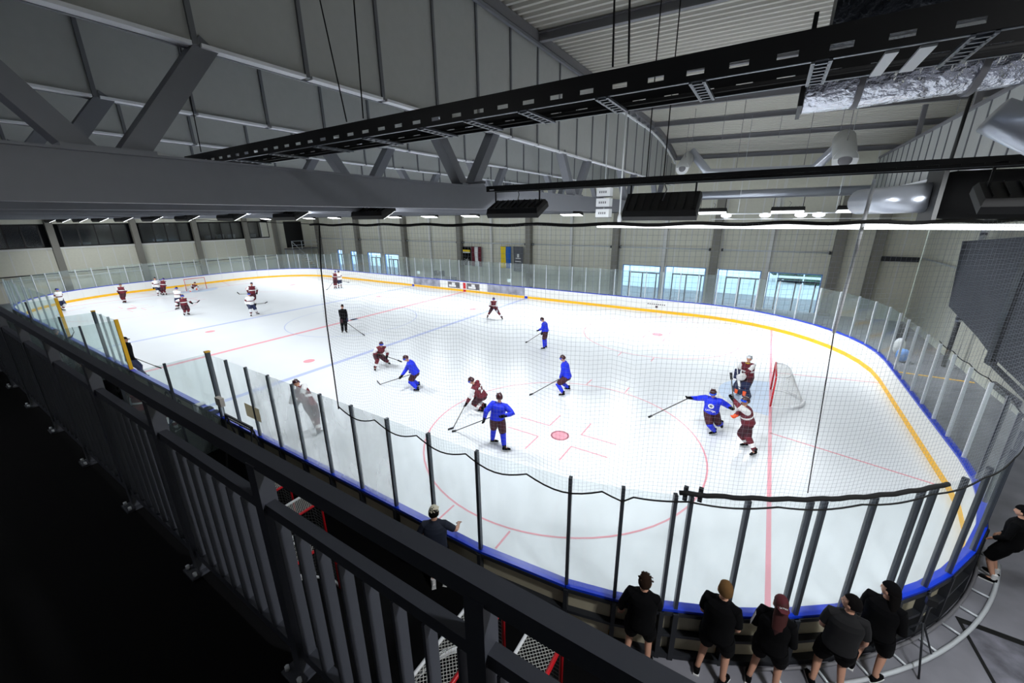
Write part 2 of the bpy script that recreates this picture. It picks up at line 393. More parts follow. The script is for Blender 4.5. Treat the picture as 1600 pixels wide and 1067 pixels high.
M_dblue = mat('door_head_blue', (.35, .60, .92), .4)
M_dglass = glassmat('door_glass', (.86, .95, 1.0), .02, (.8, .9, 1), .05)
for i, (a, c, z0, z1) in enumerate(DOORS):
    r = struct('door_%d' % (i+1), 'glazed door unit in the far wall', (0, YF, 0), 'door')
    b = MB(); b.lohi((a, -.02, z1-.06), (c, .12, z1), M_dblue); b.lohi((a, -.02, 0), (a+.06, .12, z1), M_dblue); b.lohi((c-.06, -.02, 0), (c, .12, z1), M_dblue); b.build('door_frame', r)
    w = c-a; tz = z1-.62
    b = MB(); b.lohi((a+.6*(w > 2), -.01, tz-.06), (c-(.1 if i % 2 else .05), .1, tz+.04), M_dframe)
    ps = [a+.65, (a+c)/2+.15, c-.3] if w > 2 else [(a+c)/2]
    for x in ps: b.lohi((x-.045, -.01, 0), (x+.045, .1, tz), M_dframe)
    b.lohi((a+.62, 0, tz), (a+.66, .1, z1), M_dblue); b.build('door_post', r)
    b = MB(); b.lohi((a+.06, .03, .02), (c-.06, .05, z1-.06), M_dglass); b.build('glass_pane', r)
# outdoors beyond the doors
b = MB(); b.lohi((-60, YF+.2, -.3), (70, 80, -.08), mat('outdoor_paving', (.80, .82, .84), .8)); b.build('outdoor_ground', label='pale paving outside the glass doors', kind='structure')
b = MB()
for k in range(60):
    c = Vector((26+random.uniform(0, 20), 34+random.uniform(0, 5), random.uniform(.3, 3.4))); r = random.uniform(.6, 1.3)
    b.ell(c, (Vector((r, 0, 0)), Vector((0, r, 0)), Vector((0, 0, r*.8))), mat('hedge_green', (.16, .34, .22), .8, noise_amt=.5, noise_scale=2), 8, 6, dist=lambda u: 1+.2*math.sin(7*u[0]+5*u[2]))
b.build('hedge', label='green bushes outside the last glass door', cat='hedge', kind='stuff')
b = MB()
for z in (1.0, 1.5): b.lohi((24, 30, z), (50, 30.05, z+.22), M_white)
for i in range(12): b.lohi((24+i*2.2, 30.05, -.08), (24.1+i*2.2, 30.12, 1.75), M_white)
b.build('outdoor_fence', label='white rail fence outside the last glass door', cat='fence')
# columns on the far wall
for i, x in enumerate((-31.2, -22.4, -13.4, -4.6, 4.4, 13.4, 21.5, 29.2)):
    b = MB(); b.lohi((x-.28, YF-.55, -.03), (x+.28, YF-.02, 8.2), M_col); b.lohi((x-.34, YF-.6, -.03), (x+.34, YF-.02, .12), M_col)
    b.build('column', label='grey steel column of the far wall, %s from the left corner' % ['first', 'second', 'third', 'fourth', 'fifth', 'sixth', 'seventh', 'eighth'][i], cat='column', group='main columns of the far wall')
for i, x in enumerate((-26.0, -18.0, -9.2, -.3, 9.0, 17.6, 25.2)):
    b = MB(); b.lohi((x-.12, YF-.3, -.03), (x+.12, YF-.02, 8.2), M_colw); b.lohi((x-.2, YF-.34, -.03), (x+.2, YF-.02, .05), M_colw)
    b.build('wind_post', label='slim white post of the far wall, %s from the left corner' % ['first', 'second', 'third', 'fourth', 'fifth', 'sixth', 'seventh'][i], cat='post', group='slim white posts of the far wall')
# conduit along the far wall with brackets
for i, (a, c) in enumerate(((-30.9, -22.8), (-22, -13.8), (-13, -5), (-4.2, 4), (4.8, 13), (13.8, 21.1), (22, 28.8))):
    b = MB(); b.tube([(a, YF-.36, 4.42), (c, YF-.36, 4.42)], .05, M_postw); 
    for x in (a, c): b.lohi((x-.06, YF-.42, 4.3), (x+.06, YF-.02, 4.5), M_frame)
    b.build('wall_pipe', label='white pipe run on the far wall, %s bay from the left' % ['first', 'second', 'third', 'fourth', 'fifth', 'sixth', 'seventh'][i], cat='pipe', group='pipe runs on the far wall')
# banners
def banner(name, label, x0, x1, z0, z1, bands, rods=True):
    r = thing(name, label, 'flag', ((x0+x1)/2, YF-.36, 0)); n = len(bands); w = (x1-x0)/n
    for i, mt in enumerate(bands):
        b = MB(); vs = []
        for j in range(9):
            z = z0+(z1-z0)*j/8
            for k in (0, 1):
                x = x0-(x0+x1)/2+w*(i+k); vs.append((x, .03*math.sin(j*.9+x*3), z))
        b.add(vs, [(2*j, 2*j+1, 2*j+3, 2*j+2) for j in range(8)], mt); b.build('stripe', r)
    b = MB(); b.tube([(x0-(x0+x1)/2-.05, 0, z1), ((x1-x0)/2+.05, 0, z1)], .02, M_frame); b.build('rod', r)
    for sx in (-.4, .4): b = MB(); b.tube([(sx*(x1-x0), 0, z1), (sx*(x1-x0), 0, 4.44)], .01, M_rope, 5); b.build('cord', r)
    return r
M_fy = mat('flag_yellow', (.98, .85, .06), .7); M_fb = mat('flag_blue', (.0, .38, .75), .7)
r = banner('black_banner', 'black banner with a yellow band and pale emblem, left of the maroon flag', -4.15, -3.05, 1.9, 3.95, [M_blk])
b = MB(); b.lohi((-.5, -.06, 3.4), (.5, -.04, 3.62), M_fy); b.lohi((-.5, -.06, 3.28), (.5, -.04, 3.38), M_jwhite); b.build('band', r)
b = MB()
for a in (-.5, .35, 1.2): b.bar((-.4*math.cos(a), -.06, 2.5-.25*math.sin(a)), (.4*math.cos(a), -.06, 2.5+.25*math.sin(a)), .07, .02, M_jwhite)
b.build('emblem', r)
banner('maroon_flag', 'maroon flag with white centre stripe hanging upright on the far wall', -2.95, -1.6, 1.85, 3.98, [M_maroon, M_jwhite, M_maroon]).scale = (1, 1, 1)
banner('yellow_blue_flag', 'yellow and blue flag hanging upright on the far wall', 1.0, 2.25, 1.85, 4.1, [M_fy, M_fb])
r = banner('grey_banner', 'dark grey banner with small pale crest beside the yellow and blue flag', 2.6, 3.75, 1.6, 4.12, [mat('banner_grey', (.34, .35, .38), .7)])
b = MB(); b.lohi((-.3, -.05, 2.9), (.3, -.03, 3.0), M_jwhite); b.lohi((-.12, -.05, 3.05), (.12, -.03, 3.4), M_jwhite); b.lohi((-.35, -.05, 2.6), (.35, -.03, 2.68), M_jwhite); b.build('emblem', r)

# ---- left end wall with upper gallery windows
lw = struct('wall_left', 'beige panelled left end wall under dark gallery windows', cat='wall')
y = -21.5
while y < YF:
    b = MB(); b.lohi((XL-.14, y+.04, -.03), (XL, y+1.14, 4.55 if y < 11.5 else ZC), M_wall); b.lohi((XL-.14, y-.04, -.03), (XL+.006, y+.04, 4.55 if y < 11.5 else ZC), M_joint); b.build('wall_panel', lw); y += 1.18
b = MB(); b.lohi((XL-.16, YN, 4.55), (XL+.12, 12.6, 4.72), M_joint); b.lohi((XL-.16, YN, 6.9), (XL, 12.6, ZC), M_wall); b.build('window_sill', lw)
M_gall = glassmat('gallery_glass', (.5, .55, .6), .02, (.5, .55, .6), .12)
k = 0
for y0, y1 in ((-21, -17), (-16.2, -8.6), (-7.2, -2.3), (-1.2, 3.3), (4.3, 9.0), (9.9, 12.4)):
    k += 1; r = struct('window_%d' % k, 'dark gallery window band in the left end wall', cat='window')
    n = max(2, round((y1-y0)/1.1)); b = MB()
    for i in range(n+1): yy = y0+(y1-y0)*i/n; b.lohi((XL-.1, yy-.05, 4.72), (XL+.02, yy+.05, 6.9), M_black)
    b.lohi((XL-.1, y0, 4.72), (XL+.02, y1, 4.86), M_black); b.lohi((XL-.1, y0, 6.75), (XL+.02, y1, 6.9), M_black); b.build('window_frame', r)
    for i in range(n):
        b = MB(); b.lohi((XL-.06, y0+(y1-y0)*i/n+.05, 4.86), (XL-.04, y0+(y1-y0)*(i+1)/n-.05, 6.75), M_gall); b.build('pane', r)
b = MB(); b.lohi((XL-3.0, YN, 4.5), (XL-.16, 12.6, 4.6), mat('gallery_floor', (.2, .2, .22), .8)); b.lohi((XL-3.1, YN, 4.5), (XL-3.0, 12.6, 7.1), mat('gallery_wall', (.12, .13, .15), .8)); b.lohi((XL-3.1, YN, 6.95), (XL-.16, 12.6, 7.1), M_black)
b.lohi((XL-3.1, YN-.1, 4.5), (XL-.14, YN, 7.1), M_black); b.lohi((XL-3.1, 12.6, 4.5), (XL-.14, 12.7, 7.1), M_black); b.build('gallery_room', label='dark room behind the gallery windows', kind='structure')
for i, (yy, z) in enumerate(((5.6, 5.2), (6.9, 5.3), (8.2, 5.25), (-5.5, 5.0), (0.5, 5.0), (10.8, 5.2))):
    b = MB(); b.lohi((-.25, -.35, -.6), (.25, .35, 0), M_white); b.lohi((-.3, -.4, 0), (.3, .4, .06), M_postw); b.build('gallery_table', loc=(XL-1.2, yy, z), label='pale table behind the gallery windows, %s' % ['under the fifth bay left', 'under the fifth bay middle', 'under the fifth bay right', 'in the third bay', 'in the fourth bay', 'in the last bay'][i], cat='table', group='gallery tables')
for i, yy in enumerate((-16.6, -7.9, -1.75, 3.8, 9.45, 13.2)):
    b = MB(); b.lohi((XL, yy-.25, -.03), (XL+.45, yy+.25, 7.6), M_col if i else M_black); b.lohi((XL, yy-.3, -.03), (XL+.5, yy+.3, .12), M_col); b.build('column', label='pale column of the left end wall, %s from the near side' % ['first', 'second', 'third', 'fourth', 'fifth', 'sixth'][i], cat='column', group='columns of the left end wall')
b = MB(); b.tube([(XL+.3, -16, 2.3), (XL+.3, 13, 2.3)], .05, M_frame); b.tube([(XL+.3, -16, 1.9), (XL+.3, 13, 1.9)], .04, M_postw); b.build('wall_pipe', label='double handrail pipe along the left end wall', cat='pipe')
# stair tower in the far left corner
st = thing('steel_staircase', 'dark steel staircase with landing in the far left corner', 'staircase', (XL+.8, 16.3, 0))
b = MB(); b.lohi((-.7, -2.2, 3.0), (1.5, 1.9, 3.12), M_purl); b.build('landing', st)
for dx in (-.6, 1.4):
    for dy in (-2.1, 1.8): b = MB(); b.lohi((dx-.06, dy-.06, -.03), (dx+.06, dy+.06, 3.0), M_postw); b.build('leg', st)
for i in range(9): b = MB(); b.lohi((1.6, -2.2+i*.28, 3.0-i*.32), (2.5, -1.9+i*.28, 3.05-i*.32), M_purl); b.build('step', st)
b = MB()
for dy in (-2.2, -.8, .6, 1.9): b.lohi((1.44, dy-.03, 3.1), (1.5, dy+.03, 4.2), M_postw)
b.lohi((1.44, -2.2, 4.15), (1.5, 1.9, 4.2), M_postw); b.lohi((1.44, -2.2, 3.6), (1.5, 1.9, 3.65), M_postw); b.bar((1.6, -2.2, 4.1), (1.6, .4, 1.2), .05, .05, M_postw); b.build('handrail', st)
b = MB(); b.lohi((XL+.02, 14.6, 3.2), (XL+.06, 17.2, 6.8), M_black); b.build('door_9', label='dark opening above the stair landing', kind='structure')

# ---- right end wall, dark sheet, wrapped pipe, and near wall
rw = struct('wall_right', 'grey panelled right end wall', cat='wall'); y = YN
while y < YF:
    b = MB(); b.lohi((XR, y+.03, -.03), (XR+.14, y+1.1, ZC), M_wall); b.lohi((XR+.01, y-.03, -.03), (XR+.12, y+.03, ZC), M_seam); b.build('wall_panel', rw); y += 1.13
nw = struct('wall_near', 'dark wall behind the balcony', cat='wall'); x = XL
while x < XR+.1:
    b = MB(); b.lohi((x+.02, YN-.15, -.03), (min(x+2.38, XR+.2), YN, ZC), mat('near_wall', (.40, .40, .42), .8)); b.build('wall_panel', nw); x += 2.4
b = MB(); P4 = [(-.0, 9.6, 5.75), (0, 1.0, 6.45), (0, -3.5, 6.9), (0, -3.5, 1.2), (0, 3.5, 1.9), (0, 5.1, 2.25), (0, 8.8, 2.8)]
P4 = [(XR-.9, p[1], p[2]) for p in P4]; k = len(P4)
b.add(P4+[(p[0]+.06, p[1], p[2]) for p in P4], [tuple(range(k)), tuple(reversed(range(k, 2*k)))]+[(i, i+k, (i+1) % k+k, (i+1) % k) for i in range(k)], mat('screen_sheet', (.17, .18, .21), .8))
b.build('dark_sheet', label='large dark sheet hanging along the right end wall', cat='sheet')
b = MB(); b.lohi((XR-1.0, 3.2, 1.6), (XR-.8, 3.6, 8.5), M_black); b.bar((XR-.95, -3.5, 1.0), (XR-.95, 3.6, 1.75), .12, .12, M_black); b.build('sheet_frame', label='black post and foot beam holding the dark sheet', cat='frame')
pr = thing('wrapped_pipe', 'foil wrapped pipe standing at the right end wall beside the dark sheet', 'pipe', (XR-.6, 8.2, 0))
b = MB(); b.tube([(0, 0, 2.2), (0, .5, 7.6)], .11, M_foil, 10); b.build('pipe', pr)
for i in range(12): z = 2.3+i*.42; b = MB(); b.tube([(0, (z-2.2)*.093, z), (0, (z-2.2)*.093+.01, z+.09)], .122, M_frame, 10); b.build('wrap_band', pr)
b = MB(); b.tube([(0, 0, .0), (0, 0, 2.2)], .09, M_black, 8); b.build('lower_pipe', pr)
b = MB(); b.tube([(XR-.15, 17.5, 4.3), (XR-.15, 10.5, 4.3), (XR-.15, 10.2, 4.1)], .05, M_postw); b.build('wall_pipe', label='pipe run on the right end wall near the corner', cat='pipe')
b = MB(); b.lohi((31.0, YF-.7, -.03), (31.5, YF-.1, 8.2), M_col); b.lohi((31.0, YF-.5, 4.0), (33.4, YF-.3, 4.3), M_frame); b.build('column', label='dark column in the far right corner', cat='column')

# ================================================================== ROOF
roof = struct('ceiling', 'corrugated steel roof deck', cat='ceiling')
XA = 17.7; ZA = 12.62
b = MB(); vs = []; yy = YN; prof = []
def zr(y): return ZA-.0135*max(0, y-9)**2
while yy < YF+.3: prof += [(yy, 0), (yy+.10, 0), (yy+.14, .09), (yy+.28, .09), (yy+.32, 0)]; yy += .32
for yv, dz in prof: vs += [(XA-.1, yv, zr(yv)+dz), (XR+.1, yv, zr(yv)+dz-.42)]
b.add(vs, [(2*i, 2*i+1, 2*i+3, 2*i+2) for i in range(len(prof)-1)], M_deck); b.build('deck_sheet', roof)
b = MB(); b.lohi((XL-3.2, YN-.2, ZC), (XR+.3, YF+.3, ZC+.3), M_tpan); b.build('roof_slab', roof)
for i, y in enumerate((-15.6, -10.1, -4.8, .5, 5.8, 10.3, 14.4, 18.1)):
    b = MB()
    ZP = zr(y)
    for dz, hh, ww in ((-.05, .03, .16), (-.28, .03, .16), (-.165, .24, .02)):
        vs = [(XA, y-ww/2, ZP+dz-hh/2), (XR, y-ww/2, ZP+dz-hh/2-.42), (XR, y+ww/2, ZP+dz-hh/2-.42), (XA, y+ww/2, ZP+dz-hh/2)]
        vs += [(v[0], v[1], v[2]+hh) for v in vs]
        b.add(vs, [(0, 1, 2, 3), (7, 6, 5, 4), (0, 4, 5, 1), (1, 5, 6, 2), (2, 6, 7, 3), (3, 7, 4, 0)], M_purl)
    b.build('purlin', roof)
# trusses across the hall: bottom chord, V struts, upright cladding panels above
ords = ['nearest', 'second', 'third', 'fourth', 'fifth', 'sixth', 'seventh', 'eighth', 'ninth', 'tenth', 'eleventh']
for k in range(11):
    x = XA-4.42*k; zb, zt, zp = 7.28, 7.86, 9.38
    T = thing('roof_truss', 'grey roof truss with V struts and cladding panels, %s from the camera' % ords[k], 'truss', (x, 0, 0), group='roof trusses over the rink')
    b = MB(); b.lohi((-.15, -21.3, zb), (.15, YF-.6, zt), M_steel); b.lohi((-.2, -21.3, zt), (.2, YF-.6, zt+.03), M_edge if k else M_steel); b.build('bottom_chord', T)
    b = MB(); b.lohi((-.05, -21.3, zp-.03), (.0, YF-.6, zp+.25), M_steel); b.build('upper_chord', T)
    yn = -15.9
    while yn < 17:
        for s in (-1, 1):
            b = MB(); b.bar((-.03, yn+s*.2, zt-.02), (-.03, yn+s*1.4, zp+.06), .26, .3, M_steel, up=(1, 0, 0)); b.build('strut', T)
        b = MB(); b.lohi((-.2, yn-.45, zt+.03), (.2, yn+.45, zt+.07), M_steel); b.build('gusset', T)
        yn += 7.35
    y = -21.3; j = 0
    while y < YF-1:
        zt2 = (zr(y+1.6)-(.55 if y > 2 else .12)) if k == 0 else ZC-.1
        b = MB(); b.lohi((.0, y+.035, zp), (.10, y+1.62, zt2), M_tpan)
        b.lohi((-.03, y-.035, zp), (.14, y+.035, zt2), M_seam); b.lohi((-.02, y+.06, zp-.02), (.17, y+1.6, zp+.03), M_edge)
        b.build('cladding_panel', T); y += 1.655
    if k == 0:
        ys = [-21.3, 9, 11, 13, 15, 17, YF-.6]; b = MB()
        for a, c in zip(ys, ys[1:]): b.bar((.06, a-.03, zr(a)-.16), (.06, c+.03, zr(c)-.16), .30, .28, M_purl)
        b.build('eaves_beam', T)
        b = MB(); b.bar((.2, -21.3, ZA-.38), (.2, 2.5, ZA-.38), .1, .08, M_steel)
        ys = [2.5, 9, 11, 13, 15, 17, YF-.6]
        for a, c in zip(ys, ys[1:]): b.bar((.14, a, zr(a)-.6), (.14, c, zr(c)-.6), .1, .08, M_edge)
        b.build('eaves_trim', T)
        y = 3.2
        while y < 17:
            b = MB(); b.bar((.08, y, zr(y)-.6), (.08, y, zr(y)-.25), .14, .14, M_steel); b.bar((.08, y+.05, zr(y)-.58), (.08, y+1.5, zr(y+1.5)-.28), .08, .08, M_steel); b.build('web_member', T); y += 2.05
# bulkhead on the right, above the end of the rink
BK = thing('right_bulkhead', 'white panelled bulkhead hanging above the right end of the rink', 'bulkhead', (30.2, 0, 0))
y = -14.0
while y < YF-.8:
    b = MB(); b.lohi((0, y+.03, 8.35), (.1, y+1.1, 10.35), M_tpan); b.lohi((-.03, y-.03, 8.35), (.08, y+.03, 10.35), M_seam); b.build('bulkhead_panel', BK); y += 1.13
b = MB(); b.lohi((-.1, -14, 10.35), (.16, YF-.8, 10.45), M_purl); b.lohi((-.08, -14, 8.28), (.14, YF-.8, 8.35), M_edge); b.build('edge_trim', BK)
for yy in (-10, -3, 4, 11): b = MB(); b.lohi((.12, yy-.1, 7.4), (.3, yy+.1, 12.0), M_purl); b.build('hanger', BK)
b = MB(); b.lohi((29.9, -14, 7.35), (30.2, YF-.7, 7.75), M_steel); b.build('side_beam', label='grey beam below the right bulkhead', cat='beam')
# white sprinkler and ceiling pipes in the open bay at the far end
b = MB(); b.tube([(17.9, 14.5, 8.35), (29.8, 14.5, 8.35)], .28, M_duct, 12); b.build('white_duct', label='pale horizontal duct crossing the far end of the open bay', cat='duct')
b = MB(); b.tube([on(1080, 236, y=6), on(1106, 269, y=6), on(1125, 270, y=6), on(1262, 265, y=6), on(1274, 262, y=6), on(1312, 226, y=5)], .2, M_duct, 12); q = on(1150, 266, y=6); b.tube([q, (q.x, q.y, 12.46)], .012, M_purl, 5); q = on(1255, 264, y=6); b.tube([q, (q.x, q.y, 12.38)], .012, M_purl, 5)
b.build('silver_duct', label='silver duct with bent ends under the roof deck', cat='duct')
for nm, c, lab in (('round_duct', tuple(on(1066, 263, y=4.6)), 'short round duct with white open end, left of the silver duct'), ('round_duct', (26.95, 2.4, 8.95), 'short round duct with white open end, right of the silver duct')):
    r = thing(nm, lab, 'duct', c, group='short round ducts'); b = MB(); b.tube([(0, 0, 0), (0, 1.8, .95)], .38, M_tpan, 16); b.build('pipe', r)
    b = MB(); vs = []; 
    for i in range(17): a = 2*PI*i/16; vs += [(math.cos(a)*.4, -.02, math.sin(a)*.4), (math.cos(a)*.22, -.03, math.sin(a)*.22)]
    b.add(vs, [(2*i, 2*i+1, 2*i+3, 2*i+2) for i in range(16)], M_white); b.ell((0, -.02, 0), (Vector((.22, 0, 0)), Vector((0, .05, 0)), Vector((0, 0, .22))), M_purl); b.build('nozzle', r)
    b = MB(); b.tube([(0, .6, .5), (0, .6, 12.4-c[2])], .012, M_purl, 5); b.build('suspension_rod', r)
    if c[0] < 23: r.scale = (.75, .9, .75)
b = MB(); b.tube([(28.0, 4.0, 7.55), (30.2, 3.8, 7.6)], .3, M_duct, 16, cap=False); b.ell((27.95, 4, 7.55), (Vector((.05, 0, 0)), Vector((0, .3, 0)), Vector((0, 0, .3))), M_black); b.build('grey_duct', label='grey round duct with dark open end, below the right bulkhead', cat='duct')
# roof ducts near the camera on the right
r = thing('foil_duct', 'large foil covered duct hanging at top right', 'duct', (25.08, -12.0, 8.42))
b = MB()
b.loft([(Vector((0, 0, 0)), Vector((0, .36, 0)), Vector((0, 0, .32))), (Vector((.5, .0, .0)), Vector((0, .36, 0)), Vector((0, 0, .32))), (Vector((1.6, 0, -.02)), Vector((0, .33, 0)), Vector((0, 0, .27))), (Vector((5.4, .1, -.02)), Vector((0, .33, 0)), Vector((0, 0, .27)))], M_foil, 18); b.build('duct_body', r)
b = MB()
for x in (.42, 1.25, 2.1): b = MB(); b.loft([(Vector((x, 0, 0)), Vector((0, .372, 0)), Vector((0, 0, .332))), (Vector((x+.05, 0, 0)), Vector((0, .372, 0)), Vector((0, 0, .332)))], M_purl, 18); b.build('duct_strap', r)
b = MB(); b.lohi((-.05, -.36, -.31), (-.01, .36, .5), M_black); b.build('end_plate', r)
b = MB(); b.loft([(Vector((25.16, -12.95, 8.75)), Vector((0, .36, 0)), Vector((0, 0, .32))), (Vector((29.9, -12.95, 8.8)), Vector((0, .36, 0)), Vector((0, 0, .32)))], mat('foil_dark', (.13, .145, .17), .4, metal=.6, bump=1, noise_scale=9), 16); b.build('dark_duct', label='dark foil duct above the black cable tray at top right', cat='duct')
b = MB(); b.tube([on(1552, 180, y=-11.2), on(1640, 215, y=-11.2), on(1700, 230, y=-11.2)], [.17, .2, .2], M_duct, 14); b.build('bent_duct', label='shiny bent duct end at the right edge below the foil duct', cat='duct')
bp = on(1458, 306, y=-6.0); r = thing('black_duct', 'long black round duct at right with silver elbow', 'duct', bp)
b = MB(); b.tube([(0, 0, 0), (.25, 0, 0), (5.0, .0, -.05)], [.42, .46, .46], mat('black_duct', (.02, .02, .022), .9, spec=.1), 18); b.build('duct_body', r)
b = MB(); b.tube([(.05, .1, -.02), (-.5, .45, -.05), (-1.0, 1.2, -.06)], [.30, .29, .28], M_duct, 16); b.build('elbow', r)
b = MB(); b.lohi((-.05, -.5, -.5), (.02, .5, .5), M_black); b.tube([(.1, 0, .4), (.14, 0, 2.2)], .03, M_black); b.build('hanger', r)

# cable trays with slots and slotted rungs
def tray(name, label, x0, x1, y0, z0, w, h, pitch, rungs, slot=.13):
    T = thing(name, label, 'cable tray', (0, y0, z0))
    for side, yy in (('near', 0), ('far', w)):
        b = MB(); n = int((x1-x0)/pitch)
        b.lohi((x0, yy-.004, h*.42), (x1, yy+.004, h), M_tray); b.lohi((x0, yy-.004, 0), (x1, yy+.004, h*.22), M_tray)
        for i in range(n+1):
            xa = x0+i*pitch; b.lohi((xa, yy-.004, h*.22), (min(xa+pitch-slot, x1), yy+.004, h*.42), M_tray)
        b.lohi((x0, yy-.03 if yy else 0, -.006), (x1, yy+.0 if yy else .03, .0), M_traye)
        b.lohi((x0, yy-.03 if yy else 0, h), (x1, yy if yy else .03, h+.006), M_tray); b.build('side_rail', T)
    for x in rungs:
        b = MB()
        for dx in (-.05, .05): b.lohi((x+dx-.012, 0, -.02), (x+dx+.012, w, .0), M_traye)
        for i in range(7): yv = w*(i+.5)/7; b.lohi((x-.05, yv-.012, -.02), (x+.05, yv+.012, 0), M_traye)
        b.build('rung', T)
    b = MB(); b.tube([(x0+.4, w-.1, .03), (x1, w-.1, .03)], .018, M_rope, 6); b.build('cable', T)
    return T
tray('cable_tray', 'black slotted cable tray running high across the picture', 14.9, 31.5, -14.0, 8.07, .62, .19, .305, [15.6, 16.8, 18.0, 19.2, 20.3, 21.3, 22.0, 22.7, 23.52, 24.31, 25.11, 25.89, 26.8])
tray('cable_tray', 'lower black slotted cable tray carrying the floodlights', 18.6, 31.5, -8.9, 7.68, .4, .13, .24, [], .15)
b = MB(); b.lohi((25.45, -13.95, 8.05), (25.52, -13.4, 8.065), M_postw); b.lohi((25.62, -13.95, 8.05), (25.7, -13.4, 8.065), M_postw); b.build('tray_bracket', label='pale double bracket under the upper cable tray', cat='bracket')
# hanging rods and wires
hang = [((19.74, -14, 9.68), (19.91, -13.95, 8.3)), ((20.37, -14, 9.53), (20.25, -13.95, 8.3)), ((15.74, -14, 9.89), (15.53, -13.95, 8.3)), ((23.59, -14, 8.77), (23.59, -13.95, 8.3)), ((23.72, -14, 8.74), (23.73, -13.95, 8.3))]
for i, (a, c) in enumerate(hang):
    a = Vector(a); c = Vector(c); top = c+(a-c)*((12.3-c.z)/(a.z-c.z)); b = MB(); b.tube([top, c], .009, M_rope, 5); b.build('hanger_wire', label='thin black wire carrying the upper cable tray, %s' % ['left of the pair at upper left', 'right of the pair at upper left', 'single one at far left', 'left of the pair near the middle', 'right of the pair near the middle'][i], cat='wire', group='wires of the upper cable tray')
for i, x in enumerate((22.6, 22.95, 28.3)):
    b = MB(); b.tube([(x, -8.7, 12.2), (x, -8.7, 7.79)], .012, M_rope, 5); b.build('hanger_wire', label='thin black rod carrying the lower cable tray, %s' % ['left of the middle pair', 'right of the middle pair', 'at the right'][i], cat='wire', group='wires of the lower cable tray')
for i, (x, y) in enumerate(((18.9, 3), (20.6, 8), (22.4, 5), (24.6, 11), (27, 7))):
    zr = ZA-.42*(x-XA)/(XR-XA); b = MB(); b.tube([(x, y, zr+.02), (x, y, zr-1.3-(i % 3)*.4)], .012, M_purl, 5); b.build('drop_rod', label='thin drop rod under the roof deck, %s from the left' % (['first']+ords[1:])[i], cat='rod', group='thin drop rods under the roof deck')
for y, x0, x1, nm in ((-8.7, -28, 18.4, 'near'), (8.7, -28, 30, 'far')):
    b = MB(); b.lohi((x0, y-.05, 7.90), (x1, y+.05, 7.96), M_steel); b.build('floodlight_rail', label='thin steel rail resting on the trusses above the %s floodlight row' % nm, cat='rail')

# floodlight housings, also for the added flood at the near right
for i, (x, y, z, s, t, w) in enumerate(FLOODS):
    near = s > 0
    L = thing('floodlight', ('black floodlight of the near row, ' if near else 'black floodlight of the far row, ')+('%s from the right' % (ords+['twelfth', 'thirteenth', 'fourteenth'])[i if near else i-13]).replace('nearest', 'first'), 'floodlight', (x, y, z), group='floodlights of the near row' if near else 'floodlights of the far row')
    a = math.radians(t); d = Vector((0, s*math.cos(a), -math.sin(a))); X = Vector((1, 0, 0)); Yv = d.cross(X)
    b = MB(); rings = []
    for dd, sc in ((.06, 1.0), (-.06, 1.0), (-.16, .8)):
        rings.append([d*dd+X*(sx*w/2*(.97 if sc < 1 else 1))+Yv*(sy*.31*sc) for sx, sy in ((-1, -1), (1, -1), (1, 1), (-1, 1))])
    vs = [v for q in rings for v in q]; b.add(vs, [(0, 1, 5, 4), (1, 2, 6, 5), (2, 3, 7, 6), (3, 0, 4, 7), (4, 5, 9, 8), (5, 6, 10, 9), (6, 7, 11, 10), (7, 4, 8, 11), (8, 9, 10, 11), (3, 2, 1, 0)], M_black)
    for j in range(9): xx = -w/2+.1+j*(w-.2)/8; b.box(d*-.17+X*xx, (.012, .42, .05), M_black, (X, Yv, d))
    b.build('housing', L)
    b = MB(); b.box(d*.068, (w-.06, .56, .012), M_lens, (X, Yv, d)); b.build('lens', L)
    b = MB()
    for sx in (-1, 1): b = MB(); b.bar(X*(sx*(w/2-.1)), X*(sx*(w/2-.1))+Vector((0, 0, .48 if near and i < 3 else .70)), .03, .03, M_black); b.build('bracket', L)
    b = MB(); b.tube([X*.05-d*.18, X*.12-d*.2+Vector((0, 0, .2)), X*.02+Vector((0, 0, .48))], .012, M_purl, 5); b.build('cable', L)
# round bay lamps on a white track, far right
r = thing('lamp_track', 'white track with round lamps crossing the far right of the hall', 'light', (0, 10.3, 7.1))
b = MB(); b.tube([(21.8, 0, 0), (32.5, 0, 0)], .03, M_white); b.tube([(21.8, 0, -.3), (32.5, 0, -.3)], .015, M_white); b.build('track', r)
for x in (23.2, 27.8, 31.4): b = MB(); b.tube([(x, 0, 0), (x, 0, 5.35-.026*(x-XA))], .012, M_postw, 5); b.build('suspension_rod', r)
for x in (22.6, 24.6, 26.3, 27.1):
    b = MB(); b.ell((x, 0, -.1), (Vector((.28, 0, 0)), Vector((0, .28, 0)), Vector((0, 0, .12))), mat('bay_lamp', (1, 1, 1), .4, emit=(.85, .9, 1, 9)), 14, 8); b.build('lamp', r)
# hanging scoreboard cubes
r = thing('hanging_clock', 'three small white display boxes hanging in a stack above the far side', 'clock', (18.6, 0, 0))
for i, z in enumerate((8.05, 7.62, 7.18)):
    b = MB(); b.lohi((-.30, -.2, z-.17), (.30, .2, z+.17), M_white)
    for q in range(4): b.lohi((-.17+q*.09, -.21, z-.045), (-.12+q*.09, -.2, z+.045), M_seam)
    b.lohi((-.31, -.2, z-.2), (.31, .2, z-.18), M_seam); b.build('display_box', r)
b = MB(); b.tube([(0, 0, 12.4), (0, 0, 7.1)], .02, M_postw); b.build('rod', r)
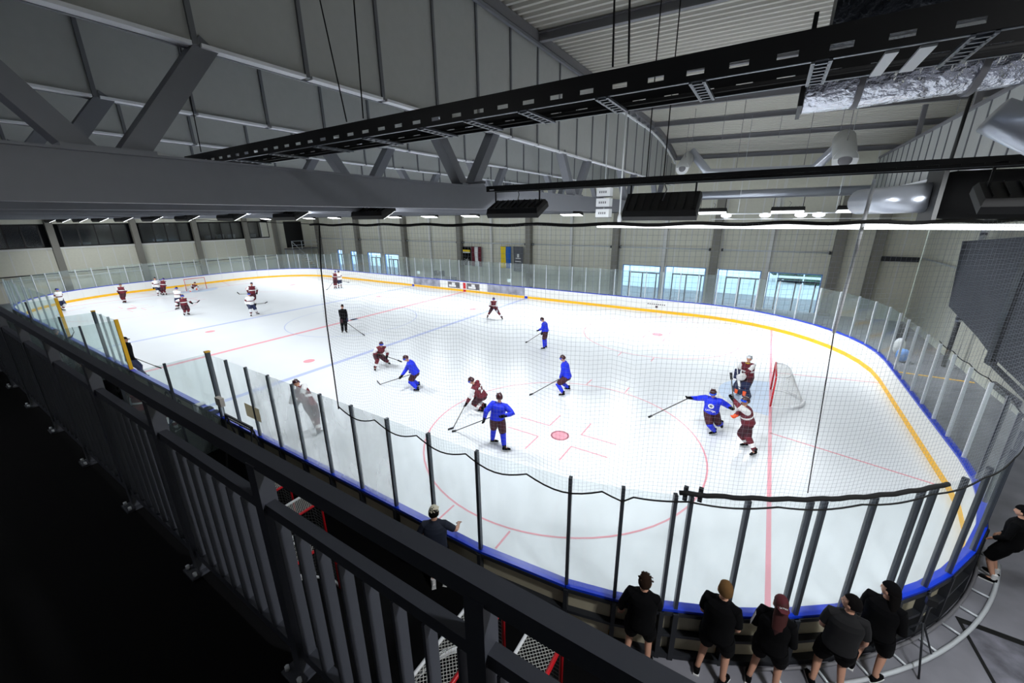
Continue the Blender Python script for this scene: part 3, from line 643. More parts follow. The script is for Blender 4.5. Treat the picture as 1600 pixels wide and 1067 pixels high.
# white support cable/pipe at net height + black net cable
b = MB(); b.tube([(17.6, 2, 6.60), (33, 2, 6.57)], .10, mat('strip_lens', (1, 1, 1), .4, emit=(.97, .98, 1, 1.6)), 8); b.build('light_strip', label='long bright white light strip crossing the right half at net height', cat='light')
pp = on(1262, 770, y=-11.55); tp = on(1367, 280, y=-11.55)
b = MB(); b.tube([tp, on(1303, 520, y=-11.55)], .02, M_white, 6); b.tube([on(1303, 520, y=-11.55), pp], .007, M_rope, 5); b.build('net_strap', label='white strap thinning to a black cord, right part of the net', cat='strap')
b = MB(); t = on(967, 352, y=2); b.tube([t+Vector((0, 0, 5.6)), t+Vector((0, 0, .4))], .04, M_white, 6); b.ell(t+Vector((0, 0, .25)), (Vector((.1, 0, 0)), Vector((0, .06, 0)), Vector((0, 0, .3))), M_white, 8, 6); b.build('net_hanger', label='white cord and shackle holding the net pole', cat='cord')
# ================================================================== PROTECTIVE NET
def netpt(u, off=.14):
    """u metres along the near boards from x=17.4, round the corner and up the end"""
    s0 = NX-17.4
    if u < s0: return Vector((17.4+u, -HY-off, 0))
    th = (u-s0)/RC
    if th < PI/2: return corner(NX, -NYc, -PI/2+th, off)
    return Vector((HX+off, -NYc+(u-s0-RC*PI/2), 0))
NU = NX-17.4+RC*PI/2+4.2
def zbot(u):
    x = u % 1.2/1.2; return 3.06-.16*math.sin(PI*x) if u < 6.4 else 3.10-.05*math.sin(PI*x)
def ztop(u): return 6.95
NET = thing('protective_net', 'fine mesh protective net hanging above the glass around the near right corner', 'net')
b = MB(); cell = .062; nn = int(NU/cell)
for i in range(nn+1):
    u = i*cell; p = netpt(u); w = .03*math.sin(u*2.3); out = Vector((p.x-20, p.y, 0)).normalized()
    pts = [p+out*(w*math.sin(j*1.1))+Vector((0, 0, zbot(u)+(ztop(u)-zbot(u))*j/5)) for j in range(6)]
    b.tube(pts, .0013, M_net, 3, cap=False)
nz = int(3.9/cell)
for j in range(1, nz+1):
    pts = []
    for i in range(int(NU/.3)+1):
        u = min(i*.3, NU); p = netpt(u); w = .03*math.sin(u*2.3); out = Vector((p.x-20, p.y, 0)).normalized(); zz = zbot(u)+(ztop(u)-zbot(u))*j/nz
        pts.append(p+out*(w*math.sin(j/nz*5*1.1))+Vector((0, 0, zz)))
    b.tube(pts, .0013, M_net, 3, cap=False)
b.build('mesh', NET, kind='stuff')
b = MB(); b.tube([netpt(i*.15)+Vector((0, 0, zbot(i*.15))) for i in range(int(NU/.15))], .014, M_rope, 5); b.build('bottom_cord', NET)
b = MB(); b.tube([netpt(i*.15)+Vector((0, 0, ztop(0)+.01*math.sin(i))) for i in range(int(NU/.15))], .022, M_rope, 5); b.build('top_cord', NET)
b = MB(); b.tube([netpt(0)+Vector((.3, 0, 6.95)), netpt(0)+Vector((.14, 0, 6.1)), netpt(0)+Vector((.05, 0, 5.0)), netpt(0)+Vector((0, 0, 3.0))], .014, M_rope, 5); b.build('edge_cord', NET)
b = MB(); u0 = NX-17.4+.37*RC; b.tube([netpt(u0+i*.12, .16)+Vector((0, 0, 3.25+.01*math.sin(i*1.7))) for i in range(34)], .035, M_rope, 7)
for u in (u0+.1, u0+.3): b.lohi(netpt(u, .1)+Vector((-.03, -.03, 3.1)), netpt(u, .1)+Vector((.03, .03, 3.32)), M_frame)
b.build('bottom_bar', NET, label='thick black bar along the net foot')
b = MB(); b.tube([(17.9, -13.1, 6.95), (2, -13.1, 7.3)], .008, M_rope, 4); b.build('guy_wire', NET)

# ================================================================== BALCONY
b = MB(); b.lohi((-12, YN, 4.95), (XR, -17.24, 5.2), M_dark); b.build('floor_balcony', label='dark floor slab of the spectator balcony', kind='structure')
BAL = thing('balustrade', 'dark grey metal balustrade of the balcony with flat upright bars', 'railing', (0, -17.32, 5.2))
b = MB(); b.lohi((-12, -.024, 1.018), (33, .024, 1.072), M_rail); b.build('handrail', BAL)
b = MB(); b.lohi((-12, -.018, .825), (33, .018, .87), M_rail); b.build('mid_rail', BAL)
b = MB(); b.lohi((-12, -.018, .1), (33, .018, .15), M_rail); b.build('bottom_rail', BAL)
me1 = None
x = 24.54+.98*8
while x > -12:
    if me1 is None:
        b = MB(); b.lohi((-.028, -.028, -.0), (.028, .028, 1.03), M_rail); b.lohi((-.06, -.07, 0), (.06, .07, .015), M_rail)
        for sx in (-.045, .045): b.tube([(sx, -.05, .012), (sx, -.05, .035)], .01, M_postw, 6)
        o = b.build('railing_post', BAL, (x, 0, 0)); me1 = o.data
    else: link('railing_post', me1, BAL, (x, 0, 0))
    x -= .98
me2 = None; x = 33; cnt = 0; rest = MB()
while x > -11:
    if cnt < 290:
        if me2 is None: b = MB(); b.lohi((-.005, -.022, .15), (.005, .022, .825), M_rail); o = b.build('baluster', BAL, (x, 0, 0)); me2 = o.data
        else: link('baluster', me2, BAL, (x, 0, 0))
    else: rest.lohi((x-.005, -.022, .15), (x+.005, .022, .825), M_rail)
    cnt += 1; x -= .12
if rest.v: rest.build('far_balusters', BAL, kind='stuff')

# ================================================================== GOALS
def goal(name, label, loc, rz, group=None, mesh_mat=None, depth=1.1, top=.5, square=False):
    G = thing(name, label, 'goal', loc, rz, group); nm = mesh_mat or mat('goal_mesh', (.86, .86, .84), .8); hw = .915; H = 1.22
    b = MB(); b.tube([(0, -hw, 0), (0, -hw, H), (0, hw, H), (0, hw, 0)], .032, M_red, 8); b.build('goal_frame', G)
    base = [(0, -hw, .02)]+[(depth*math.sin(PI*i/10)*.98, -hw*math.cos(PI*i/10)*1.08, .02) for i in range(1, 10)]+[(0, hw, .02)]
    topc = [(0, -hw, H)]+[(top*math.sin(PI*i/10)**.4, -hw*math.cos(PI*i/10)*.9, H) for i in range(1, 10)]+[(0, hw, H)]
    if square: topc = [(0, -hw, H), (top*.9, -hw, H), (top, -hw*.93, H)]+[(top, -hw*.93+hw*1.86*i/6, H) for i in range(1, 6)]+[(top, hw*.93, H), (top*.9, hw, H), (0, hw, H)]
    b = MB(); b.tube(base, .028, M_white, 6); b.tube(topc, .028, M_white, 6); b.tube([base[5], topc[5]], .025, M_white, 6); b.build('rear_frame', G)
    b = MB()
    def lp(a, c, t): return Vector(a).lerp(Vector(c), t)
    def row(t): return [lp(base[i], topc[i], t) for i in range(11)]
    dens = 3
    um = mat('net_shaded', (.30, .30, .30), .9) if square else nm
    for j in range(1, 15): b.tube(row(j/15), .004, um, 3, cap=False, smooth=False)
    for i in range(10):
        for q in range(dens): f = q/dens; b.tube([lp(base[i], base[i+1], f), lp(topc[i], topc[i+1], f)], .004, um, 3, cap=False, smooth=False)
    if square:
        for i in range(-6, 34):
            for dq in (-1, 1):
                y0 = -hw+i*.062; y1 = y0+dq*top; x0_, x1_ = 0., top
                seg = [(x_, y0+(y1-y0)*x_/top) for x_ in [top*k_/8 for k_ in range(9)]]; seg = [(x_, max(-hw, min(hw, y_))) for x_, y_ in seg if -hw <= y_ <= hw]
                if len(seg) > 1: b.tube([(seg[0][0], seg[0][1], H), (seg[-1][0], seg[-1][1], H)], .004, nm, 3, cap=False, smooth=False)
    for i in range(1, 1 if square else 22): # top netting, diagonal
        yv = -hw+2*hw*i/22; dd = top*(1-(abs(yv)/hw)**4)**.5
        b.tube([(0, yv, H), (dd, min(hw, yv+.25) if yv+.25 < hw else yv, H)], .004, nm, 3, cap=False, smooth=False); b.tube([(0, yv, H), (dd, max(-hw, yv-.25), H)], .004, nm, 3, cap=False, smooth=False)
    for i in range(1, 1 if square else 6): b.tube([(top*i/6, -hw+.04*i*i/6, H), (top*i/6, hw-.04*i*i/6, H)], .004, nm, 3, cap=False, smooth=False)
    b.build('netting', G)
    b = MB(); b.tube([Vector(p)+Vector((0, 0, .07)) for p in base[2:9]], .05, M_white, 6); b.build('base_pad', G)
    return G
g1 = goal('hockey_goal', 'red hockey goal with white netting on the near ice beside the goalkeeper', (26, 0, 0), 0)
goal('hockey_goal', 'small distant hockey goal at the left end of the ice', (-26, 0, 0), PI)
for i, (x, lab) in enumerate(((16.4, 'stored goal seen through the railing, leftmost of the row'), (17.6, 'stored goal seen through the railing, second from left'), (18.75, 'stored goal mostly hidden behind the railing, in the middle of the row'), (22.33, 'stored goal behind the large railing post, third from left'), (23.34, 'stored goal at the right end of the row under the handrail'))):
    goal('stored_goal', lab, (x, -14.93 if i != 2 else -15.45, 0), PI, 'goals stored in a row below the balcony', top=.5, square=True)
# ================================================================== PEOPLE
RH = Vector((RT.x, RT.y, 0)).normalized()          # picture right, level
UZ = Vector((0, 0, 1))
def ik(a, c, l1, l2, bend):
    a = Vector(a); c = Vector(c); d = (c-a); D = d.length; s = l1+l2
    if D > s*.995: k = D/(s*.995); l1 *= k; l2 *= k
    u = d.normalized(); b = Vector(bend)-u*Vector(bend).dot(u)
    b = b.normalized() if b.length > 1e-4 else u.orthogonal().normalized()
    p = (l1*l1-l2*l2+D*D)/(2*D); h = math.sqrt(max(0, l1*l1-p*p)); return a+u*p+b*h
def frame(face, q):
    """face: degrees turn from facing the camera (0), positive towards picture right"""
    toc = Vector((CAM.x-q.x, CAM.y-q.y, 0)).normalized(); a = math.radians(face)
    R = Vector((-toc.y, toc.x, 0))       # picture right as seen from camera looking at q
    return (toc*math.cos(a)+R*math.sin(a)).normalized()
SKIN_JOBS = []
def body_graph(J, s, fingers, r):
    V = []; E = []
    def v(p, rad, par=None):
        V.append((Vector(p), rad*s)); i = len(V)-1
        if par is not None: E.append((par, i))
        return i
    pel = v(J['hip'], .105); ch = v(J['hip'].lerp(J['neck'], .55), .11, pel); sh = v(J['hip'].lerp(J['neck'], .82), .075, ch); nk = v(J['neck'], .055, sh); v(J['head']-J['hup']*.05*s, .055, nk)
    for k in 'ab':
        a = v(J['sh'+k]-UZ*.02, .045, sh); e = v(J['el'+k], .042, a); mid = v(J['el'+k].lerp(J['ha'+k], .45), .040, e); w = v(J['el'+k].lerp(J['ha'+k], .9), .027, mid)
        hd = (J['ha'+k]-J['el'+k]).normalized()
        if fingers:
            pl = v(J['ha'+k]+hd*.03*s, .032, w); side = hd.cross(UZ); side = side.normalized() if side.length > .1 else r
            dn = side.cross(hd)*(-1 if side.cross(hd).z > 0 else 1)
            for q, ln in ((-.033, .062), (-.011, .075), (.011, .072), (.033, .055)):
                f1 = v(J['ha'+k]+hd*.065*s+side*q*s, .0095, pl); f2 = v(J['ha'+k]+hd*(.065+ln*.5)*s+side*q*s+dn*.012*s, .0088, f1); v(J['ha'+k]+hd*(.065+ln*.8)*s+side*q*s+dn*.034*s, .0078, f2)
            t = v(J['ha'+k]+hd*.025*s+side*.045*s*(1 if k == 'a' else -1)+dn*.008*s, .011, pl); v(J['ha'+k]+hd*.055*s+side*.062*s*(1 if k == 'a' else -1)+dn*.02*s, .0095, t)
        else: v(J['ha'+k]+hd*.03*s, .035, w)
        h = v(J['hj'+k], .09, pel); kn = v(J['kn'+k], .058, h); cf = v(J['kn'+k].lerp(J['an'+k], .35), .056, kn); an = v(J['an'+k], .036, cf); v(J['an'+k]+J['toe'+k]*.12*s-UZ*.05*s, .032, an)
    return V, E
def head_geo(b, J, s, hair=None, skin=M_skin):
    F = J['hface']; U = J['hup']; X = U.cross(F).normalized(); F = X.cross(U)
    def dist(u):    # u: (side, forward, up)
        k = 1.0; x, f, z = u
        if f > .5: k += .02
        if z < -.35: k -= .16*(1-max(0, f))*(-z-.35)/.65*1.5
        if f > .93 and abs(x) < .25 and -.35 < z < .1: k += .16
        if f > .5 and z < -.6: k += .07
        return k
    b.ell(J['head'], (X*.078*s, F*.098*s, U*.118*s), skin, 20, 14, dist=dist)
    for q in (-1, 1):
        b.ell(J['head']+X*.08*s*q-U*.01*s, (X*.014*s, F*.022*s, U*.033*s), skin, 8, 6)
        b.ell(J['head']+X*.032*s*q+F*.090*s+U*.012*s, (X*.013*s, F*.009*s, U*.008*s), M_eye, 8, 5)
    b.ell(J['head']+F*.098*s-U*.022*s, (X*.013*s, F*.02*s, U*.024*s), skin, 8, 6)
    b.ell(J['head']+F*.088*s-U*.058*s, (X*.024*s, F*.01*s, U*.007*s), mat('lips', (.66, .38, .36), .5), 8, 5)
def person(label, group, J, face, s=1.0, hface=None, outfit='maroon', fingers=False, opts={}):
    """J world points: head, neck, hip, haa, hab (hands picture left/right), ana, anb (ankles)"""
    F = frame(face, J['hip']); R = F.cross(UZ).normalized()
    if R.dot(RH) < 0: R = -R                      # a = picture left
    up = (J['neck']-J['hip']).normalized()
    J['hup'] = (J['head']-J['neck']).normalized(); HF = frame(hface if hface is not None else face, J['hip']); J['hface'] = HF
    shw = opts.get('shw', .19 if outfit in ('maroon', 'blue', 'white', 'goalie') else .175)*s; SR = (R-up*R.dot(up)).normalized()
    tw = opts.get('twist', 0)
    if tw: SR = Matrix.Rotation(math.radians(tw), 3, up) @ SR
    sc = J['neck']-up*.07*s
    J['sha'] = sc-SR*shw; J['shb'] = sc+SR*shw; J['hja'] = J['hip']-R*.10*s-UZ*.03*s; J['hjb'] = J['hip']+R*.10*s-UZ*.03*s
    for k, q in (('a', -1), ('b', 1)):
        J['el'+k] = ik(J['sh'+k], J['ha'+k], .30*s, .27*s, opts.get('elb'+k, -F*.6-UZ*.5+SR*q*.6))
        J['kn'+k] = ik(J['hj'+k], J['an'+k], .44*s, .43*s, opts.get('kn'+k, F))
        J['toe'+k] = opts['toe'+k] if 'toe'+k in opts else (F+R*q*.25).normalized()
    # place everything relative to the hip point
    base = Vector((J['hip'].x, J['hip'].y, 0)); 
    for k in list(J):
        if k[:2] in ('he', 'ne', 'hi', 'ha', 'an', 'sh', 'hj', 'el', 'kn'): J[k] = J[k]-base
    V, E = body_graph(J, s, fingers, R)
    me = bpy.data.meshes.new('person'); me.from_pydata([tuple(v[0]) for v in V], E, []); o = bpy.data.objects.new('person', me); COL.objects.link(o); o.location = base
    md = o.modifiers.new('skin', 'SKIN')
    for i, (p, r) in enumerate(V): me.skin_vertices[0].data[i].radius = (r, r)
    me.skin_vertices[0].data[0].use_root = True; md.use_smooth_shade = True
    ss = o.modifiers.new('sub', 'SUBSURF'); ss.levels = 1; ss.render_levels = 1
    tag(o, label, 'person', group)
    hb = MB(); head_geo(hb, J, s); SKIN_JOBS.append((o, hb))
    O = outfit; ol = {}
    Y0 = up.cross(SR).normalized()
    def tring(t, a, c, sr=None):
        p = J['hip'].lerp(J['neck'], t); rr = R.lerp(SR, max(0, min(1, t))).normalized() if sr is None else sr; yy = up.cross(rr).normalized()
        return (p, rr*a*s, yy*c*s)
    bulky = O in ('maroon', 'white', 'blue', 'goalie')
    w = 1.12 if bulky else 1.0
    hem = opts.get('hem', -.06 if bulky else -.06)
    main = {'maroon': M_maroon, 'goalie': M_maroon, 'white': M_jwhite, 'blue': M_jblue}.get(O, opts.get('shirt', M_blk)); band = {'maroon': M_jwhite, 'goalie': M_jwhite, 'white': M_maroon}.get(O, main)
    # shirt or jersey: trunk and two sleeves
    b = MB(); rr = [tring(hem, .20*w, .165*w), tring(.02, .20*w, .165*w), tring(.18, .195*w, .155*w), tring(.38, .195*w, .15*w), tring(.5, .205*w, .155*w), tring(.72, .215*w, .16*w), tring(.86, .20*w, .14*w), tring(.94, .145*w, .11*w), tring(1.0, .085, .08), tring(1.06, .06, .06)]
    b.loft(rr, [main, main, main, band if bulky and not opts.get('noband') else main, main, main, main, main, main], 16)
    for k in 'ab':
        a, e, h = J['sh'+k], J['el'+k], J['ha'+k]; short = opts.get('short', False)
        q = -1 if k == 'a' else 1; w2 = w if bulky else .84
        d1 = (e-a).normalized(); pts = [(a-SR*q*.09*s+UZ*.01*s, .075*w2), (a, .086*w2), (a.lerp(e, .3), .082*w2), (a.lerp(e, .75), .074*w2)]
        ms = [main, main, band if O != 'blue' else main]
        if O in ('maroon', 'goalie'): ms = [main, M_jwhite, M_jwhite]
        if not short:
            pts += [(e, .070*w2), (e.lerp(h, .3), .062*w2), (e.lerp(h, .86), .048*w2)]; ms += [band if O == 'maroon' else main, main, main]
        rg = []; x0 = None
        for i, (p, rad) in enumerate(pts):
            t = (pts[min(i+1, len(pts)-1)][0]-pts[max(i-1, 0)][0]).normalized()
            x = (SR-t*SR.dot(t)) if x0 is None else (x0-t*x0.dot(t))
            if x.length < .2: x = t.orthogonal()
            x = x.normalized(); x0 = x; y = t.cross(x); rg.append((p, x*rad*s, y*rad*s))
        b.loft(rg, ms, 12)
    b.build('jersey' if bulky else opts.get('topname', 'shirt'), o)
    # trousers
    pm = {'maroon': M_maroonp, 'blue': M_maroonp, 'white': M_navy, 'goalie': M_maroonp}.get(O, opts.get('pants', M_blk)); b = MB(); long = opts.get('long', False)
    b.loft([(J['hip']+up*.08*s, R*.165*s*w, F*.13*s*w), (J['hip'], R*.18*s*w, F*.145*s*w), (J['hip']-UZ*.09*s, R*.175*s*w, F*.14*s*w), (J['hip']-UZ*.14*s, R*.12*s*w, F*.10*s*w)], pm, 14)
    for k in 'ab':
        hj, kn, an = J['hj'+k], J['kn'+k], J['an'+k]; t = (kn-hj).normalized(); x = (R-t*R.dot(t)).normalized(); y = t.cross(x)
        f = opts.get('shortl', .98); pr_ = [(hj+UZ*.02*s, .115), (hj.lerp(kn, .35), .122), (hj.lerp(kn, .75), .108), (hj.lerp(kn, f), .095)]
        b.loft([(p, x*r_*s*w, y*r_*s*w) for p, r_ in pr_], pm, 12)
        if long:
            t2 = (an-kn).normalized(); x2 = (R-t2*R.dot(t2)).normalized(); y2 = t2.cross(x2); b.loft([(kn, x2*.09*s, y2*.09*s), (kn.lerp(an, .4), x2*.08*s, y2*.08*s), (kn.lerp(an, .95), x2*.075*s, y2*.075*s)], pm, 12); b.ell(kn, (x*.094*s, y*.094*s, t*.094*s), pm, 12, 8)
    b.build('trousers' if long else 'shorts', o)
    skater = opts.get('skates', bulky or long and O == 'coach')
    for k in 'ab':
        kn, an, toe = J['kn'+k], J['an'+k], J['toe'+k]; t2 = (an-kn).normalized(); x2 = (R-t2*R.dot(t2)).normalized(); y2 = t2.cross(x2)
        if bulky and O != 'goalie':
            A = {'maroon': M_maroon, 'blue': M_jblue, 'white': M_jwhite}[O]; B = {'maroon': M_jwhite, 'blue': M_jblue, 'white': M_maroon}[O]
            b = MB(); q = [(-.10, .088), (0, .095), (.25, .088), (.45, .082), (.72, .074), (.95, .058)]
            b.loft([(kn+(an-kn)*u, x2*r_*s, y2*r_*s) for u, r_ in q], [A, A, A, B, A], 12); b.build('sock', o)
        if O == 'goalie':
            b = MB(); pc = F; top_ = J['hj'+k].lerp(kn, .45)+pc*.12*s; z0 = an+pc*.12*s
            for p0, p1 in ((top_, kn+pc*.14*s), (kn+pc*.14*s, z0-UZ*.04*s)): b.bar(p0, p1, .29*s, .12*s, opts.get('padm', M_navy), up=F)
            b.build('leg_pad', o); b = MB(); c = kn.lerp(an, .35)+pc*.215*s; b.loft([(c+UZ*.17*s, R*.045, F*.012), (c+UZ*.05*s, R*.075, F*.012), (c-UZ*.17*s, R*.055, F*.012)], M_orange, 10); b.build('pad_flash', o)
        # skates or shoes
        b = MB(); foot = an+UZ*-.0; side = toe.cross(UZ).normalized(); sm = opts.get('shoe', M_blk)
        hz = .055 if skater else -.0
        c0 = an-toe*.06*s; rg = [(c0-UZ*.035*s, side*.035*s, UZ*.04*s), (an-UZ*.035*s, side*.045*s, UZ*.05*s), (an+toe*.08*s-UZ*.045*s, side*.047*s, UZ*.04*s), (an+toe*.16*s-UZ*.055*s, side*.04*s, UZ*.03*s), (an+toe*.19*s-UZ*.058*s, side*.02*s, UZ*.016*s)]
        b.loft(rg, sm, 12)
        if skater:
            b.loft([(an-UZ*.03*s, side*.048*s, toe*.055*s), (an+UZ*.09*s, side*.05*s, toe*.06*s)], sm, 12); b.build('skate', o)
            b = MB(); cc = an-UZ*.115*s+toe*.05*s; b.box(cc, (.29*s, .005, .03*s), M_postw, (toe, side, side.cross(toe)))
            for dd in (-.06, .11): b.box(an+toe*dd*s-UZ*.092*s, (.05*s, .02, .045*s), M_jwhite, (toe, side, side.cross(toe)))
            b.build('skate_blade', o)
        else:
            b.box(an+toe*.055*s-UZ*.088*s, (.25*s, .08*s, .02*s), opts.get('sole', M_jwhite), (toe, side, side.cross(toe))); b.build('shoe', o)
            if opts.get('socks'): b = MB(); b.loft([(an-UZ*.02, side*.04*s, toe*.045*s), (an+UZ*.10*s, side*.043*s, toe*.047*s)], M_jwhite, 10); b.build('ankle_sock', o)
        # gloves
        if opts.get('gloves', bulky):
            h = J['ha'+k]; d = (h-J['el'+k]).normalized(); sd = d.cross(UZ); sd = sd.normalized() if sd.length > .1 else R; dn = sd.cross(d)
            gm = opts.get('glove'+k, opts.get('glove', M_blk)); b = MB()
            b.loft([(h-d*.09*s, sd*.062*s, dn*.055*s), (h-d*.01*s, sd*.055*s, dn*.045*s), (h+d*.05*s, sd*.058*s, dn*.042*s), (h+d*.10*s, sd*.05*s, dn*.036*s)], gm, 10)
            for q in (-.038, -.013, .013, .038): b.tube([h+d*.09*s+sd*q*s, h+d*.125*s+sd*q*s+dn*.012*s, h+d*.12*s+sd*q*s+dn*.045*s], [.014*s, .014*s, .012*s], gm, 6)
            b.tube([h+d*.02*s+sd*.05*s, h+d*.07*s+sd*.08*s+dn*.01*s], [.018*s, .015*s], gm, 6); b.build('glove', o)
    # head wear
    X = J['hup'].cross(J['hface']).normalized(); Fh = X.cross(J['hup']); U = J['hup']; hd = J['head']; hw = opts.get('hat', 'helmet' if bulky else None)
    if hw == 'helmet' or hw == 'mask':
        hm = opts.get('helm', M_helmd); b = MB()
        b.ell(hd+U*.015*s, (X*.102*s, Fh*.123*s, U*.130*s), hm, 18, 12, keep=lambda u: u[2] > .12 or (u[2] > -.35 and u[1] < .15))
        for q in (-1, 1): b.bar(hd+X*.05*q*s+U*.13*s-Fh*.06*s, hd+X*.05*q*s+U*.13*s+Fh*.06*s, .015*s, .02*s, hm)
        b.build('helmet', o)
        if opts.get('visor', True):
            b = MB(); b.ell(hd+U*.01*s, (X*.108*s, Fh*.132*s, U*.125*s), opts.get('visorm', M_visor), 20, 14, keep=lambda u: -.12 < u[2] < .45 and u[1] > .2); b.build('visor', o)
        if hw == 'mask': b = MB(); b.ell(hd-U*.02*s, (X*.10*s, Fh*.13*s, U*.135*s), M_postw, 14, 12, keep=lambda u: u[1] > .3 and u[2] < .1 and (int(u[2]*20) % 2 == 0)); b.build('mask_cage', o)
    elif hw in ('cap', 'backcap', 'beanie'):
        cm = opts.get('hatm', M_blk); b = MB(); b.ell(hd+U*.02*s, (X*.09*s, Fh*.112*s, U*.122*s), cm, 18, 12, keep=lambda u: u[2] > .05)
        sg = -1 if hw == 'backcap' else 1
        if hw != 'beanie': b.loft([(hd+U*.03*s+Fh*sg*.09*s, X*.075*s, U*.008*s), (hd+U*.022*s+Fh*sg*.14*s, X*.07*s, U*.008*s), (hd+U*.01*s+Fh*sg*.18*s, X*.04*s, U*.006*s)], cm, 10)
        b.build('cap', o)
        if 'captext' in opts: text_part(opts['captext'], .032, M_jwhite, 'cap_lettering', o, hd+U*.045*s-Fh*.122*s, -X, U)
    if opts.get('hair'):
        hm = opts['hair']; b = MB(); long_h = opts.get('longhair'); lim = .18 if hw else -.02
        b.ell(hd+U*.008*s-Fh*.008*s, (X*.09*s, Fh*.108*s, U*.128*s), hm, 26, 18, keep=lambda u: (u[2] > .42 or (u[1] < .25 and u[2] > -.45)), dist=lambda u: 1+.07*noise.noise(Vector((u[0]*6, u[1]*6, u[2]*6+s*20))))
        if long_h: b.loft([(hd-Fh*.06*s, X*.085*s, Fh*.06*s), (hd-Fh*.085*s-U*.14*s, X*.09*s, Fh*.05*s), (hd-Fh*.11*s-U*.30*s, X*.08*s, Fh*.045*s), (hd-Fh*.10*s-U*.42*s, X*.05*s, Fh*.03*s)], hm, 12)
        if opts.get('messy'):
            for i in range(26):
                a = random.uniform(0, 2*PI); e = random.uniform(.5, 1.4); dv = X*math.cos(a)*math.cos(e)+Fh*math.sin(a)*math.cos(e)+U*math.sin(e); b.tube([hd+dv*.115*s, hd+dv*.124*s+X*.006, hd+dv*.128*s+X*.012*s], [.018*s, .012*s, .003*s], hm, 5)
        b.build('hair', o)
    J['_o'] = o; J['_base'] = base; J['_R'] = R; J['_F'] = F; J['_SR'] = SR; J['_up'] = up
    return J
def jp(base, px, d=0):
    """point on the upright plane through base that faces the camera, d metres nearer to it"""
    q = base; nrm = Vector((CAM.x-q.x, CAM.y-q.y, 0)).normalized(); qq = q+nrm*d
    v = ray(*px); t = (qq-CAM).dot(nrm)/v.dot(nrm); return CAM+v*t
def stick(label, a, heel, toe, wide=.022, mt=None, group='hockey sticks'):
    a = Vector(a); h = Vector(heel); t = Vector(toe); mid = (a+h)/2
    S_ = thing('hockey_stick', label, 'stick', (mid.x, mid.y, 0), group=group); m0 = Vector((mid.x, mid.y, 0))
    b = MB(); b.bar(a-m0, h-m0, wide, wide*1.3, mt or M_stick); b.build('shaft', S_)
    b = MB(); d = (t-h).normalized(); b.bar(h-m0-d*.02, t-m0, .014, .07, M_tape, up=UZ); b.build('blade', S_)
def player(label, face, head, neck, hip, ha, hb, fa, fb, outfit='maroon', s=1.0, hface=None, stk=None, group='ice hockey players', dz=(0, 0), dh=(0, 0), dn=0, dhd=0, dhip=0, base=None, **opts):
    """everything in picture pixels; fa/fb are the blade points under each ankle; a lifted foot gives (px,py,height)"""
    A = on(fa[0], fa[1], z=0) if len(fa) == 2 else None; Bq = on(fb[0], fb[1], z=0) if len(fb) == 2 else None
    g = (A+Bq)/2 if A is not None and Bq is not None else (A if A is not None else Bq)
    if base is not None: g = on(base[0], base[1], z=0)
    J = {}
    if A is None: A = jp(g, fa[:2], fa[2])
    if Bq is None: Bq = jp(g, fb[:2], fb[2])
    J['ana'] = A+UZ*.13*s; J['anb'] = Bq+UZ*.13*s
    hip = (hip[0]+.16*(neck[0]-hip[0]), hip[1]+.16*(neck[1]-hip[1])); J['hip'] = jp(g, hip, dhip); J['neck'] = jp(g, neck, dn); J['head'] = jp(g, head, dhd); J['haa'] = jp(g, ha, dh[0]); J['hab'] = jp(g, hb, dh[1])
    L = (J['head']-J['neck']); L = L.normalized()*(.17*s) if L.length > 0 else UZ*.17; J['neck'] = J['head']-L
    J = person(label, group, J, face, s, hface, outfit, opts=opts)
    if stk:
        lab, butt, heel, toe = stk[:4]; db = stk[4] if len(stk) > 4 else 0
        stick(lab, jp(g, butt, db), on(*heel, z=.03) if len(stk) < 6 else jp(g, heel, stk[5]), on(*toe, z=.04) if len(stk) < 6 else jp(g, toe, stk[5]))
    return J
# --- near zone
G = 'players in the near zone'
player('maroon and white player facing the camera, legs apart, beside the bent blue skater', 12, (595.6, 538), (596, 544), (589, 556), (592, 554), (604.5, 557), (586.3, 578.5), (607, 569), s=1.0, dn=.3, dhd=.35, dhip=-.1, dh=(.4, .45), group=G, stk=('pale stick held across by the maroon player at left of the near zone', (590, 552), (622, 563), (628, 565.5), .45, .5))
player('player in blue practice jersey bent forward, leftmost of the four blue skaters', -100, (634.5, 560), (639, 565), (651, 585), (627, 588), (641, 581), (653, 612), (654.5, 604), outfit='blue', s=1.04, dn=0, dh=(.1, -.15), group=G, stk=('stick of the leftmost blue skater, blade to the left', (645, 584), (594, 600.5), (589, 595)), hface=-75)
J22 = player('player in maroon jersey with white 22 on the back, crouching behind the large blue skater', -125, (736.8, 595), (741, 601), (756, 622), (728.5, 631), (742, 623), (754, 644.5), (758, 639), s=1.02, dn=.1, dh=(.25, .0), dhd=.1, group=G, hface=-85, noband=True, stk=('long dark stick of the crouching number 22 player', (731, 625), (708, 668.5), (700, 671)))
JB = player('tallest blue skater seen from behind, nearest the side glass', 165, (780.2, 621), (780.5, 628), (776.5, 657), (756.5, 655), (787, 650), (769.5, 692.5), (788, 705), outfit='blue', s=1.06, dh=(.05, .3), group=G, hface=-160, toea=RH, toeb=RH, stk=('stick of the large blue skater, lying low to the left', (766, 652), (712, 673), (706, 674)))
player('distant blue skater alone near the upper blue line', -95, (847.5, 499.5), (850, 503), (853, 519), (841.5, 516), (847, 520), (850, 546), (853, 544), outfit='blue', s=.98, group=G, helm=M_helmd, hface=-90, stk=('thin stick of the distant blue skater', (847, 519), (824, 534), (821, 535)))
